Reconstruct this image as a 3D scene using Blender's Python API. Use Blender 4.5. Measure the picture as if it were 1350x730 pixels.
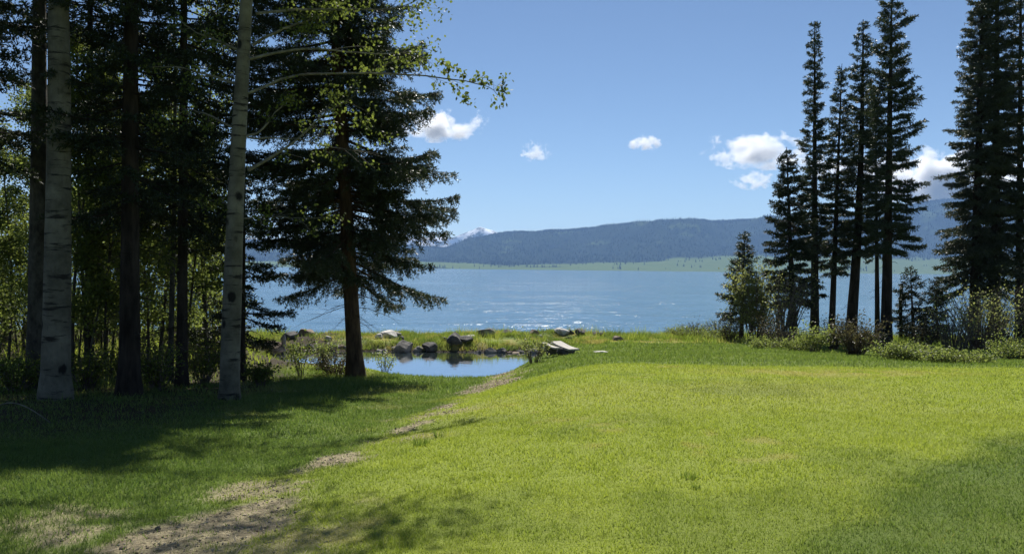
import bpy, math, random
import numpy as np
from mathutils import Vector, Matrix

for o in list(bpy.data.objects):
    bpy.data.objects.remove(o)
S = bpy.context.scene
COL = S.collection
R = math.radians
rng = np.random.default_rng(11)

# ------------------------------------------------------------------ camera
CAM_Z = 3.4
F_PX, CX, CY = 1020.0, 675.0, 365.0          # focal length and centre in photo pixels (1350 x 730)
PITCH, ROLL = R(-0.60), R(0.62)
fwd = Vector((0, math.cos(PITCH), math.sin(PITCH)))
right0 = Vector((1, 0, 0))
up0 = right0.cross(fwd)
right = right0 * math.cos(ROLL) + up0 * math.sin(ROLL)
up = up0 * math.cos(ROLL) - right0 * math.sin(ROLL)
cam_d = bpy.data.cameras.new('camera')
cam = bpy.data.objects.new('camera', cam_d)
COL.objects.link(cam)
cam.matrix_world = Matrix(((right.x, up.x, -fwd.x, 0), (right.y, up.y, -fwd.y, 0), (right.z, up.z, -fwd.z, CAM_Z), (0, 0, 0, 1)))
cam_d.sensor_width = 36
cam_d.lens = 36 * F_PX / 1350
cam_d.clip_start = 0.1
cam_d.clip_end = 80000
S.camera = cam

# ------------------------------------------------------------------ light
SUN_AZ, SUN_EL = R(3), R(45)                  # azimuth measured from the view direction, to the right
W = bpy.data.worlds.new('World')
S.world = W
W.use_nodes = True
nt = W.node_tree
nt.nodes.clear()
sky = nt.nodes.new('ShaderNodeTexSky')
sky.sky_type = 'NISHITA'
sky.sun_disc = False
sky.sun_elevation = SUN_EL
sky.sun_rotation = SUN_AZ
sky.altitude = 1500
sky.air_density = 1.0
sky.dust_density = 0.1
sky.ozone_density = 3.2
bg = nt.nodes.new('ShaderNodeBackground')
bg.inputs['Strength'].default_value = 0.05
wo = nt.nodes.new('ShaderNodeOutputWorld')
nt.links.new(sky.outputs[0], bg.inputs[0])
nt.links.new(bg.outputs[0], wo.inputs[0])
sun_d = bpy.data.lights.new('sun', 'SUN')
sun_d.energy = 5.0
sun_d.angle = R(0.5)
sun_d.color = (1.0, 0.95, 0.86)
sun = bpy.data.objects.new('sun', sun_d)
COL.objects.link(sun)
sdir = Vector((math.sin(SUN_AZ) * math.cos(SUN_EL), math.cos(SUN_AZ) * math.cos(SUN_EL), math.sin(SUN_EL)))
sun.rotation_euler = (-sdir).to_track_quat('-Z', 'Y').to_euler()
sun.location = (30, 60, 80)

S.view_settings.view_transform = 'Standard'
S.view_settings.look = 'None'
S.view_settings.gamma = 1
S.view_settings.use_curve_mapping = False
S.view_settings.exposure = 0.82
S.render.engine = 'CYCLES'
S.cycles.max_bounces = 8
S.cycles.transparent_max_bounces = 8
S.cycles.transmission_bounces = 4
S.cycles.diffuse_bounces = 3
S.cycles.glossy_bounces = 3
S.cycles.volume_bounces = 8
S.cycles.sample_clamp_indirect = 4
S.cycles.sample_clamp_direct = 12
S.cycles.use_denoising = True

# ------------------------------------------------------------------ small numeric helpers
def ray(px, py):
    d = fwd * F_PX + right * (px - CX) + up * (CY - py)
    return d / d.y                            # one metre of depth along +Y

def at(px, py, depth):
    d = ray(px, py) * depth
    return np.array([d.x, d.y, d.z + CAM_Z])

def sm(a, b, x):
    t = np.clip((np.asarray(x, float) - a) / (b - a), 0, 1)
    return t * t * (3 - 2 * t)

def _h(ix, iy, seed):
    n = (ix.astype(np.int64) * 374761393 + iy.astype(np.int64) * 668265263 + seed * 974711) & 0x7fffffff
    n = ((n ^ (n >> 13)) * 1274126177) & 0x7fffffff
    return ((n ^ (n >> 16)) & 0xffff) / 65535.0

def vnoise(x, y, seed=0):
    x = np.asarray(x, float); y = np.asarray(y, float)
    ix = np.floor(x).astype(np.int64); iy = np.floor(y).astype(np.int64)
    fx = x - ix; fy = y - iy
    fx = fx * fx * (3 - 2 * fx); fy = fy * fy * (3 - 2 * fy)
    a = _h(ix, iy, seed); b = _h(ix + 1, iy, seed); c = _h(ix, iy + 1, seed); d = _h(ix + 1, iy + 1, seed)
    return (a + (b - a) * fx) * (1 - fy) + (c + (d - c) * fx) * fy

def fbm(x, y, seed=0, octv=4):
    s = 0; amp = 0.5; t = 0
    for k in range(octv):
        s = s + amp * vnoise(np.asarray(x) * 2 ** k + 17.3 * k, np.asarray(y) * 2 ** k - 9.1 * k, seed + k); t += amp; amp *= 0.5
    return s / t                              # 0..1

def norm(v):
    return v / np.maximum(np.linalg.norm(v, axis=-1, keepdims=True), 1e-9)

# ------------------------------------------------------------------ terrain
POND = np.array([(-9.6, 30.0), (-8.0, 27.6), (-6.4, 26.6), (-4.4, 25.6), (-3.3, 23.8), (-1.75, 23.0), (-.75, 23.1), (0.0, 25.6),
                 (.75, 28.1), (1.76, 29.6), (2.6, 29.9), (2.9, 31.0), (.8, 31.5), (-2.3, 31.3), (-6, 31.3), (-8.3, 31.0)])

def pond_sd(x, y):
    x = np.asarray(x, float); y = np.asarray(y, float)
    d = np.full(np.broadcast(x, y).shape, 1e9); ins = np.zeros(d.shape, bool)
    n = len(POND)
    for i in range(n):
        ax, ay = POND[i]; bx, by = POND[(i + 1) % n]
        ex, ey = bx - ax, by - ay
        t = np.clip(((x - ax) * ex + (y - ay) * ey) / (ex * ex + ey * ey), 0, 1)
        d = np.minimum(d, np.hypot(x - ax - t * ex, y - ay - t * ey))
        c = ((ay > y) != (by > y)) & (x < (bx - ax) * (y - ay) / (by - ay + 1e-12) + ax)
        ins ^= c
    return np.where(ins, -d, d)

LY = [-400, -60, 0, 5, 10, 15, 20, 23, 27, 31, 34, 36.5, 39, 44, 70, 200]
LZ = [3.0, 1.95, 1.75, 1.6, 1.22, .86, .42, .22, .2, .26, .29, .24, 0, -.9, -3, -6]
RY = [-400, -60, 0, 8, 14, 18, 24, 29, 33, 36.5, 40, 45, 70, 200]
RZ = [3.0, 2.0, 1.8, 1.74, 1.58, 1.32, .88, .58, .38, .28, 0, -.9, -3, -6]

def prof(y, ys, zs):
    return sum(np.interp(y + o, ys, zs) for o in (-1.6, -.8, 0, .8, 1.6)) / 5

PY = [-5, 3, 4.4, 7, 11, 16, 20, 24]
PX = [-2.6, -2.1, -1.9, -1.85, -1.24, -.5, -.15, -.1]

def path_x(y):
    return np.interp(y, PY, PX)

def terrain(x, y, fine=True):
    x = np.asarray(x, float); y = np.asarray(y, float)
    ys = y + 5 * (fbm(x / 22, x * 0 + 3.3, 5) - .5) * sm(16, 40, np.abs(x)) * sm(20, 34, y)
    w = sm(-1.2, 2.8, x - path_x(y))
    z = prof(ys, LY, LZ) * (1 - w) + prof(ys, RY, RZ) * w
    rough = 0.05 + .26 * sm(31, 33, y) * (1 - sm(2, 6, x))
    z = z + (fbm(x / 2.6, y / 2.6, 21) - .5) * rough * 2 * sm(0, 3, y)
    if fine:
        z = z + (fbm(x / .5, y / .5, 31, 2) - .5) * .025
    sd = pond_sd(x, y)
    z = np.where(sd > 0, z * sm(-.15, 1.1, sd) , np.maximum(-.8, sd * .6) - .02)
    return z

def ground_hit(px, py, dmin=3.0, dmax=60.0):
    d = ray(px, py)
    ds = np.linspace(dmin, dmax, 1200)
    zz = CAM_Z + d.z * ds
    tz = terrain(d.x * ds, ds)
    k = int(np.argmax(zz < tz)) if (zz < tz).any() else len(ds) - 1
    return np.array([d.x * ds[k], ds[k], tz[k]])

def ground_at(px, depth):
    x = ray(px, 450).x * depth
    return np.array([x, depth, float(terrain(x, depth))])

def masks(x, y):
    """soil path, lush grass, dry grass: what the ground itself is like at a point"""
    n1 = fbm(x / 1.1, y / 1.1, 41); n2 = fbm(x / .35, y / .35, 42, 3); n3 = fbm(x / 5, y / 5, 43)
    w = np.interp(y, [0, 4.2, 5.6, 7.5, 10, 13, 16, 20, 22.5, 23.5], [1.15, .95, .70, .30, .22, .30, .58, .7, .6, 0])
    d = np.abs(x - path_x(y) - (n3 - .5) * .5) / np.maximum(w, .01)
    soil = sm(1.15, .3, d + (n1 - .5) * 2.6 + (n2 - .5) * 1.9 + .55 * sm(5.0, 6.8, y) * sm(16, 13, y)) * sm(24, 22, y)
    soil = np.maximum(soil, .8 * sm(.72, .82, n1) * sm(1.5, -.5, x - path_x(y)) * sm(12, 7, y))
    soil = np.maximum(soil, .85 * sm(.60, .70, n1 + .25 * (n2 - .5)) * sm(1.9, .5, np.abs(x - path_x(y) + .5)) * sm(14, 11, y))
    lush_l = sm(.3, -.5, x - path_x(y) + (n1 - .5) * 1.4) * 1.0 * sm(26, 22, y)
    b = x - (1.5 + (y - 4.6) * 1.02)
    lush_r = sm(-.35, .45, b + (n1 - .5) * 1.2 + (n2 - .5) * .5) * sm(9.6, 7.2, y + (n3 - .5) * 2) * sm(-4, 0, y)
    lush_f = .85 * sm(15.6, 16.3, y + 1.0 * (n3 - .5) + .25 * (n2 - .5) - .02 * x) * sm(-.6, .8, x - path_x(y))
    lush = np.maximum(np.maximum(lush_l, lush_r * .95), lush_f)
    lush = np.maximum(lush, .42 * sm(.56, .70, fbm(x / 1.7, y / 1.7, 141)) )
    dry = .85 * np.exp(-((x - 6.0) / 2.2) ** 2 - ((y - 14.2) / .8) ** 2) * sm(.35, .6, n2 + .2 * n1)
    dry = np.maximum(dry, .3 * sm(.55, .75, n3) * sm(7, 14, y) * sm(16, 15, y) * sm(0, 1, x - path_x(y)))
    dry = np.maximum(dry, .28 * sm(.5, .7, n1) * sm(.2, -.6, x - path_x(y)) * sm(.4, .6, n3))
    dry = np.maximum(dry, .55 * sm(.6, .75, n2) * sm(.55, .7, n1) * (1 - lush))
    wild = sm(30.6, 31.4, y)
    lush = np.where(wild > 0, lush * (1 - wild) + wild * (.35 + .6 * sm(.4, .65, fbm(x / .9, y / .9, 143))), lush)
    dry = np.maximum(dry, wild * .85 * sm(.5, .66, fbm(x / .7, y / .7, 144)))
    return soil, lush, dry

def litter_shade_at(x, y):  # leaf litter under the trees, carried forward as painted shade on the lawn
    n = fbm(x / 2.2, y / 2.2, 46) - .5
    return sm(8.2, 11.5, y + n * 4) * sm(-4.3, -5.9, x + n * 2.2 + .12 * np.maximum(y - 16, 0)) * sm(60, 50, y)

# ------------------------------------------------------------------ mesh helpers
def mesh_np(name, verts, faces, mats, parent=None, attrs=None, smooth=False, mat_idx=None):
    verts = np.asarray(verts, np.float32).reshape(-1, 3)
    faces = np.asarray(faces, np.int32)
    k = faces.shape[1]; nf = len(faces)
    me = bpy.data.meshes.new(name)
    me.vertices.add(len(verts)); me.vertices.foreach_set('co', verts.ravel())
    me.loops.add(nf * k); me.loops.foreach_set('vertex_index', faces.ravel())
    me.polygons.add(nf)
    me.polygons.foreach_set('loop_start', np.arange(0, nf * k, k, dtype=np.int32))
    me.polygons.foreach_set('use_smooth', np.full(nf, smooth))
    if not isinstance(mats, (list, tuple)): mats = [mats]
    for m in mats: me.materials.append(m)
    if mat_idx is not None: me.polygons.foreach_set('material_index', np.asarray(mat_idx, np.int32))
    if attrs:
        for an, av in attrs.items():
            a = me.attributes.new(an, 'FLOAT', 'POINT')
            a.data.foreach_set('value', np.asarray(av, np.float32))
    me.update(calc_edges=True)
    me.validate()
    o = bpy.data.objects.new(name, me)
    COL.objects.link(o)
    if parent is not None: o.parent = parent
    return o

def tag(o, label=None, cat=None, group=None, kind=None):
    if label: o['label'] = label
    if cat: o['category'] = cat
    if group: o['group'] = group
    if kind: o['kind'] = kind
    return o

def thing(name, loc, label, cat, group=None):
    o = bpy.data.objects.new(name, None)
    o.empty_display_size = .3
    COL.objects.link(o)
    o.location = [float(v) for v in loc]
    return tag(o, label, cat, group)

def copy_tree(root, loc, rz=0, sc=1.0, label=None, group=None):
    c = root.copy(); COL.objects.link(c)
    c.location = [float(v) for v in loc]; c.rotation_euler = (0, 0, rz); c.scale = (sc, sc, sc)
    if label: c['label'] = label
    if group: c['group'] = group
    for ch in root.children:
        d = ch.copy(); COL.objects.link(d); d.parent = c
        for g in ch.children:
            e = g.copy(); COL.objects.link(e); e.parent = d
    return c

def tubes(P, rad, sides=5):
    """P (n,k,3) centre lines, rad (n,k) -> verts, quads; all tubes of the batch share k"""
    n, k, _ = P.shape
    T = np.gradient(P, axis=1); T = norm(T)
    ref = np.where(np.abs(T[..., 2:3]) > .8, np.array([1.0, 0, 0]), np.array([0, 0, 1.0]))
    A = norm(np.cross(T, ref)); B = np.cross(T, A)
    ang = np.arange(sides) * 2 * np.pi / sides
    V = P[:, :, None, :] + rad[:, :, None, None] * (np.cos(ang)[None, None, :, None] * A[:, :, None, :] + np.sin(ang)[None, None, :, None] * B[:, :, None, :])
    idx = np.arange(n * k * sides).reshape(n, k, sides)
    nx = np.roll(idx, -1, axis=2)
    q = np.stack([idx[:, :-1], nx[:, :-1], nx[:, 1:], idx[:, 1:]], -1).reshape(-1, 4)
    return V.reshape(-1, 3), q

def trunk_mesh(path, rad, sides=14, seed=0, lump=.05):
    P = np.asarray(path)[None]; r = np.asarray(rad)[None]
    V, q = tubes(P, r, sides)
    c = np.repeat(P[0], sides, axis=0)
    nz = .5 * vnoise(V[:, 2] * 1.7 + seed, np.arctan2(V[:, 1] - c[:, 1], V[:, 0] - c[:, 0]) * 2, seed) + .5 * vnoise(V[:, 2] * 6 + seed, np.arctan2(V[:, 1] - c[:, 1], V[:, 0] - c[:, 0]) * 3, seed + 1)
    V = c + (V - c) * (1 + lump * 2 * (nz - .5))[:, None]
    return V, q

def merge(parts):
    vs, fs, off = [], [], 0
    for v, f in parts:
        vs.append(v); fs.append(f + off); off += len(v)
    return np.concatenate(vs), np.concatenate(fs)

def blades(p, d, length, width, r=rng):
    """diamond shaped leaf or needle faces: base p, unit direction d"""
    n = len(p)
    w = norm(np.cross(d, r.normal(size=(n, 3)))) * (np.broadcast_to(width, n)[:, None] * .5)
    L = d * np.broadcast_to(length, n)[:, None]
    V = np.stack([p, p + L * .5 + w, p + L, p + L * .5 - w], 1).reshape(-1, 3)
    return V, np.arange(4 * n).reshape(n, 4)

# ------------------------------------------------------------------ materials
class NB:
    def __init__(s, name):
        s.m = bpy.data.materials.new(name); s.m.use_nodes = True
        s.t = s.m.node_tree; s.t.nodes.clear()
        s.out = s.n('ShaderNodeOutputMaterial')
    def n(s, typ, **kw):
        x = s.t.nodes.new(typ)
        for k, v in kw.items(): setattr(x, k, v)
        return x
    def l(s, a, b): s.t.links.new(a, b)
    def put(s, sock, v):
        if hasattr(v, 'is_linked') or isinstance(v, bpy.types.NodeSocket): s.l(v, sock)
        elif isinstance(v, (tuple, list)) and len(v) == 3 and sock.type == 'RGBA': sock.default_value = (*v, 1)
        else: sock.default_value = v
    def mix(s, f, a, b, mode='MIX'):
        x = s.n('ShaderNodeMix', data_type='RGBA', blend_type=mode)
        s.put(x.inputs[0], f); s.put(x.inputs[6], a); s.put(x.inputs[7], b)
        return x.outputs[2]
    def math(s, op, a, b=0.0, clamp=False):
        x = s.n('ShaderNodeMath', operation=op, use_clamp=clamp); s.put(x.inputs[0], a); s.put(x.inputs[1], b); return x.outputs[0]
    def rng(s, v, a, b, c=0.0, d=1.0):
        x = s.n('ShaderNodeMapRange'); s.put(x.inputs[0], v)
        for i, q in enumerate((a, b, c, d)): x.inputs[i + 1].default_value = q
        return x.outputs[0]
    def attr(s, name): return s.n('ShaderNodeAttribute', attribute_name=name).outputs['Fac']
    def pos(s, scale=(1, 1, 1), obj=False):
        m = s.n('ShaderNodeMapping'); m.inputs['Scale'].default_value = scale
        if obj: s.l(s.n('ShaderNodeTexCoord').outputs['Object'], m.inputs[0])
        else: s.l(s.n('ShaderNodeNewGeometry').outputs['Position'], m.inputs[0])
        return m.outputs[0]
    def noise(s, vec, scale, detail=4, rough=.55, dist=0.0):
        x = s.n('ShaderNodeTexNoise'); s.l(vec, x.inputs['Vector'])
        x.inputs['Scale'].default_value = scale; x.inputs['Detail'].default_value = detail; x.inputs['Roughness'].default_value = rough
        x.inputs['Distortion'].default_value = dist
        return x.outputs['Fac']
    def bump(s, h, strength, dist):
        x = s.n('ShaderNodeBump'); s.l(h, x.inputs['Height']); x.inputs['Strength'].default_value = strength; x.inputs['Distance'].default_value = dist
        return x.outputs[0]
    def bsdf(s, color, rough=.8, spec=.3, normal=None, **kw):
        x = s.n('ShaderNodeBsdfPrincipled'); s.put(x.inputs['Base Color'], color); s.put(x.inputs['Roughness'], rough)
        x.inputs['Specular IOR Level'].default_value = spec
        if normal is not None: s.l(normal, x.inputs['Normal'])
        for k, v in kw.items(): x.inputs[k].default_value = v
        return x.outputs[0]
    def surf(s, sh): s.l(sh, s.out.inputs['Surface']); return s.m

def leaf_mat(name, dark, light, trans=.4, tcol=None, rough=.55, spec=.35):
    b = NB(name)
    t = b.attr('tint')
    c = b.mix(t, dark, light)
    tc = b.mix(t, tuple(v * 1.3 for v in dark), tcol or tuple(v * 1.5 for v in light))
    tr = b.n('ShaderNodeBsdfTranslucent'); b.l(tc, tr.inputs[0])
    ms = b.n('ShaderNodeMixShader'); ms.inputs[0].default_value = trans
    b.l(b.bsdf(c, rough, spec), ms.inputs[1]); b.l(tr.outputs[0], ms.inputs[2])
    return b.surf(ms.outputs[0])

def bark_mat(name, dark, light, sc=(1, 1, .18), nscale=9, bstr=.7):
    b = NB(name)
    v = b.pos(sc)
    n = b.noise(v, nscale, 6, .65); n2 = b.noise(b.pos(), 1.3, 3)
    c = b.mix(b.rng(n, .35, .65), dark, light)
    c = b.mix(b.rng(n2, .4, .65, 0, .5), c, tuple(q * .6 for q in dark))
    return b.surf(b.bsdf(c, .9, .15, b.bump(n, bstr, .03)))

def aspen_bark():
    b = NB('aspen_bark')
    n = b.noise(b.pos((1.2, 1.2, 9)), 1.6, 5, .6)
    n2 = b.noise(b.pos((1, 1, 1.0)), 2.2, 5, .65)
    n3 = b.noise(b.pos((6, 6, 2.0)), 3, 4, .7)
    c = b.mix(b.rng(n2, .3, .7), (.060, .057, .043), (.185, .175, .135))
    c = b.mix(b.rng(n3, .55, .72, 0, .6), c, (.06, .055, .042))
    c = b.mix(b.rng(n, .56, .64), c, (.022, .02, .017))
    v = b.n('ShaderNodeTexVoronoi'); b.l(b.pos((1.5, 1.5, 1.1)), v.inputs['Vector']); v.inputs['Scale'].default_value = 1.5
    k = b.math('ADD', v.outputs['Distance'], b.math('MULTIPLY', b.math('SUBTRACT', n3, .5), .16))
    c = b.mix(b.rng(k, .20, .13), c, (.012, .011, .010))
    h = b.noise(b.pos((1, 1, 3)), 14, 5)
    return b.surf(b.bsdf(c, .8, .2, b.bump(h, .6, .015)))

M = {}
M['needles'] = leaf_mat('spruce_needles', (.018, .030, .016), (.060, .082, .036), .22, (.10, .12, .03), .5, .4)
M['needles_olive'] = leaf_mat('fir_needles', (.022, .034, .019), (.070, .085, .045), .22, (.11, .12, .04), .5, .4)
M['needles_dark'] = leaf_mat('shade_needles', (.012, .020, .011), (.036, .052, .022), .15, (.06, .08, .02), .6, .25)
M['aspen_leaf'] = leaf_mat('aspen_leaves', (.05, .072, .018), (.11, .145, .03), .5, (.22, .27, .045), .6, .15)
M['aspen_leaf_dim'] = leaf_mat('thicket_leaves', (.05, .075, .02), (.13, .17, .04), .55, (.27, .32, .06), .6, .15)
M['willow_leaf'] = leaf_mat('willow_leaves', (.09, .11, .035), (.22, .24, .08), .5, (.36, .38, .11))
M['low_leaf'] = leaf_mat('low_plant_leaves', (.09, .125, .03), (.19, .23, .06), .5, (.32, .37, .08))
M['brown_leaf'] = leaf_mat('budding_leaves', (.05, .045, .026), (.12, .105, .05), .3, (.17, .15, .05))
M['aspen_bark'] = aspen_bark()
M['aspen_shade_bark'] = bark_mat('grey_aspen_bark', (.03, .028, .023), (.10, .095, .075), (1, 1, .5), 7)
M['spruce_bark'] = bark_mat('spruce_bark', (.035, .022, .014), (.13, .085, .05))
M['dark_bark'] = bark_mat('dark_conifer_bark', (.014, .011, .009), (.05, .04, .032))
M['twig'] = bark_mat('grey_twigs', (.06, .05, .045), (.20, .165, .14), (1, 1, 1), 5, .2)
M['red_twig'] = bark_mat('brown_twigs', (.05, .036, .028), (.14, .10, .078), (1, 1, 1), 5, .2)
M['limb'] = bark_mat('aspen_limb_bark', (.09, .085, .07), (.26, .25, .20), (1, 1, 1), 6, .3)

def ground_mat():
    b = NB('lawn_soil')
    soil, lush, dry = b.attr('soil'), b.attr('lush'), b.attr('dry')
    p = b.pos()
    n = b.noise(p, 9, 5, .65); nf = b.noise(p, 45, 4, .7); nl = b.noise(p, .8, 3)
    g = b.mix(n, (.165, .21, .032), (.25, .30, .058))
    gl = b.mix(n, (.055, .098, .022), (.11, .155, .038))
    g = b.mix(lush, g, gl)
    g = b.mix(b.math('MULTIPLY', dry, .85), g, (.30, .25, .10))
    g = b.mix(b.rng(nl, .3, .7, 0, .3), g, (.20, .225, .034))
    s = b.mix(b.rng(nf, .3, .7), (.15, .125, .075), (.40, .345, .22))
    s = b.mix(b.rng(n, .5, .72, 0, .75), s, (.10, .075, .05))
    c = b.mix(soil, g, s)
    bank = b.attr('bank')
    c = b.mix(b.attr('litter'), c, b.mix(b.rng(nf, .3, .7), (.018, .015, .009), (.07, .055, .032)))  # dark litter colour; its front part paints the wood's shade on the grass
    c = b.mix(bank, c, b.mix(n, (.02, .017, .012), (.07, .055, .036)))
    return b.surf(b.bsdf(c, .95, .1, b.bump(nf, .8, .03)))
M['ground'] = ground_mat()

def blade_mat(name):
    b = NB(name)
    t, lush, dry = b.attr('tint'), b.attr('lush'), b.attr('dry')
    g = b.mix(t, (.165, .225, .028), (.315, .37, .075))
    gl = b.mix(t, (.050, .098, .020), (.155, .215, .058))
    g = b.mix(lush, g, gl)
    st = b.rng(t, .78, .92)
    g = b.mix(b.math('MAXIMUM', b.math('MULTIPLY', dry, .8), b.math('MULTIPLY', st, .6)), g, (.34, .29, .13))
    tr = b.n('ShaderNodeBsdfTranslucent'); b.l(b.mix(1.0, g, (1.5, 1.45, 1.0), 'MULTIPLY'), tr.inputs[0])
    ms = b.n('ShaderNodeMixShader'); ms.inputs[0].default_value = .45
    b.l(b.bsdf(g, .5, .35), ms.inputs[1]); b.l(tr.outputs[0], ms.inputs[2])
    return b.surf(ms.outputs[0])
M['blade'] = blade_mat('grass_blades')

def rock_mat(name, dark, light):
    b = NB(name)
    p = b.pos(obj=True)
    n = b.noise(p, 3.2, 6, .65); n2 = b.noise(p, 16, 4, .7)
    c = b.mix(b.rng(n, .35, .65), dark, light)
    c = b.mix(b.rng(n2, .5, .7, 0, .5), c, tuple(v * .45 for v in dark))
    return b.surf(b.bsdf(c, .85, .25, b.bump(n2, .6, .03)))
M['rock_grey'] = rock_mat('grey_rock', (.10, .095, .085), (.26, .245, .22))
M['rock_dark'] = rock_mat('dark_rock', (.035, .034, .033), (.12, .115, .108))
M['rock_pale'] = rock_mat('pale_rock', (.36, .34, .31), (.62, .60, .56))
M['rock_brown'] = rock_mat('brown_rock', (.09, .06, .04), (.30, .23, .17))

def wood_mat():
    b = NB('weathered_wood')
    n = b.noise(b.pos((1, 14, 14), True), 3, 5, .6)
    c = b.mix(b.rng(n, .3, .7), (.22, .20, .18), (.50, .48, .43))
    return b.surf(b.bsdf(c, .8, .2, b.bump(n, .4, .01)))
M['wood'] = wood_mat()

def lake_mat():
    b = NB('lake_water')
    n0 = b.noise(b.pos((.11, .20, 1)), 1.0, 3, .55, .5)
    n1 = b.noise(b.pos((.30, .80, 1)), 1.0, 3, .55, .4)
    n2 = b.noise(b.pos((1.1, 2.4, 1)), 1.0, 3, .6, .3)
    nbig = b.noise(b.pos((.016, .05, 1)), 1.0, 7, .74)
    h = b.math('ADD', b.math('MULTIPLY', n0, 1.5), n1)
    h = b.math('ADD', h, b.math('MULTIPLY', n2, .30))
    h = b.math('SUBTRACT', h, 1.4)
    h = b.math('MULTIPLY', h, b.rng(nbig, .38, .62, .30, 1.7))
    sh = b.bsdf((.090, .190, .300), .08, .5, b.bump(h, 1.0, .30), IOR=1.333)
    return b.surf(sh)
def pond_mat():
    b = NB('pond_water')
    h = b.noise(b.pos((1.6, 3.5, 1)), 1.0, 3, .55, .4)
    nm = b.bump(h, .25, .015)
    gl = b.n('ShaderNodeBsdfGlossy'); gl.inputs['Roughness'].default_value = .02; gl.inputs[0].default_value = (.9, .93, .97, 1); b.l(nm, gl.inputs['Normal'])
    ms = b.n('ShaderNodeMixShader'); ms.inputs[0].default_value = .6
    b.l(b.bsdf((.02, .03, .03), .03, .5, nm, IOR=1.333), ms.inputs[1]); b.l(gl.outputs[0], ms.inputs[2])
    return b.surf(ms.outputs[0])
M['lake'] = lake_mat()
M['pond'] = pond_mat()

# ------------------------------------------------------------------ the ground
def axis(segs):
    out = []
    for a, b, st in segs:
        out.append(np.arange(a, b, st))
    return np.concatenate(out)
gx = axis([(-400, -100, 25), (-100, -30, 4), (-30, -12, .5), (-12, 12, .16), (12, 30, .5), (30, 100, 4), (100, 401, 25)])
gy = axis([(-400, -60, 30), (-60, -6, 3), (-6, 3, .5), (3, 42, .16), (42, 70, 1), (70, 201, 10)])
GX, GY = np.meshgrid(gx, gy)
GZ = terrain(GX, GY)
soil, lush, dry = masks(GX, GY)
sd = pond_sd(GX, GY)
bank = np.maximum(sm(.9, .2, sd + (fbm(GX / .6, GY / .6, 51) - .5) * .5) * sm(30, 31, GY) , sm(.22, .0, sd) * .7)
bank = np.maximum(bank, sm(.12, .02, GZ) * sm(33, 36, GY))
idx = np.arange(GX.size).reshape(GX.shape)
q = np.stack([idx[:-1, :-1], idx[:-1, 1:], idx[1:, 1:], idx[1:, :-1]], -1).reshape(-1, 4)
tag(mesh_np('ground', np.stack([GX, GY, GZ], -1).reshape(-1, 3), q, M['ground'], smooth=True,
            attrs=dict(soil=soil.ravel(), lush=lush.ravel(), dry=dry.ravel(), bank=bank.ravel(), litter=litter_shade_at(GX, GY).ravel())),  # litter also holds the painted shade in front of the wood
    'mown green lawn sloping down to the lake', kind='structure')

# lake and pond
lx = axis([(-9000, -400, 860), (-400, 400, 40), (400, 9001, 860)]); ly = np.concatenate([[34.2, 60, 120, 300, 800, 1600, 2800, 4000, 4800]])
LX, LYY = np.meshgrid(lx, ly)
idx = np.arange(LX.size).reshape(LX.shape)
q = np.stack([idx[:-1, :-1], idx[:-1, 1:], idx[1:, 1:], idx[1:, :-1]], -1).reshape(-1, 4)
tag(mesh_np('lake', np.stack([LX, LYY, LX * 0], -1).reshape(-1, 3), q, M['lake']), 'wide blue rippled lake', kind='structure')
pc = POND.mean(0)
pe = pc + (POND - pc) * (1 + .9 / np.linalg.norm(POND - pc, axis=1))[:, None]
pv = np.vstack([np.c_[pe, np.zeros(len(pe))], [[*pc, 0]]])
n = len(pe)
tag(mesh_np('pond', pv, [(i, (i + 1) % n, n) for i in range(n)], M['pond']), 'still pond reflecting the sky', kind='structure')

# ------------------------------------------------------------------ far hills, mountain, forest on them
HILL_PX = [-700, -200, 100, 300, 420, 520, 590, 620, 650, 680, 700, 725, 760, 800, 830, 870, 900, 950, 985, 1010, 1060, 1110, 1160, 1205, 1245, 1300, 1380, 1500, 1800, 2300]
HILL_PY = [330, 326, 322, 318, 318, 324, 328, 320, 310, 306.5, 308, 304.5, 303, 298.5, 295.5, 294, 292.5, 292.5, 290.5, 292, 292, 288, 280, 270, 263.5, 262, 266, 272, 290, 318]
RIDGE_D = 6300.0
def ridge_h(x):
    px = CX + x / RIDGE_D * F_PX
    return (354.5 + (px - CX) * .0108 - np.interp(px, HILL_PX, HILL_PY)) / F_PX * RIDGE_D + 4
def meadow_h(x):
    return np.interp(CX + x / 4700 * F_PX, [300, 590, 700, 850, 960, 1250, 1400], [34, 40, 34, 58, 84, 92, 80])
def hills_z(x, y):
    rh = ridge_h(x * RIDGE_D / np.maximum(y, 4500.0) * (1 + 0 * y)) if False else ridge_h(x)
    mh = meadow_h(x)
    a = sm(3990, 4850, y); bq = np.clip((y - 4750) / (RIDGE_D - 4750), 0, 1)
    n = fbm(x / 420, y / 420, 61, 5) - .5
    z = -3 + a * mh * (1 + .25 * n) + (rh - mh) * (sm(0, 1, bq) * .55 + .45 * bq) + (n * 150 + (np.abs(2 * fbm(x / 520, y / 1600, 63, 4) - 1) - .3) * 150) * sm(.05, .4, bq) * (1 - sm(.75, 1.0, bq)) + (fbm(x / 90, y / 90, 67, 3) - .5) * 16 * bq
    z = np.where(y > RIDGE_D, z - (y - RIDGE_D) * .12, z)
    return np.where(y < 4010, np.minimum(z, -1), z)
hx = np.linspace(-7500, 9500, 430); hy = np.concatenate([np.linspace(3950, 5000, 36), np.linspace(5040, 6300, 50), np.linspace(6380, 8500, 14)])
HX, HY = np.meshgrid(hx, hy)
HZ = hills_z(HX, HY)
fo = sm(.44, .56, fbm(HX / 260, HY / 260, 71) * .5 + .55 * sm(4620, 5200, HY + 520 * (fbm(HX / 420, HY / 420, 77) - .5)) + .12 * sm(700, -300, HX) + .03)
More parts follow.
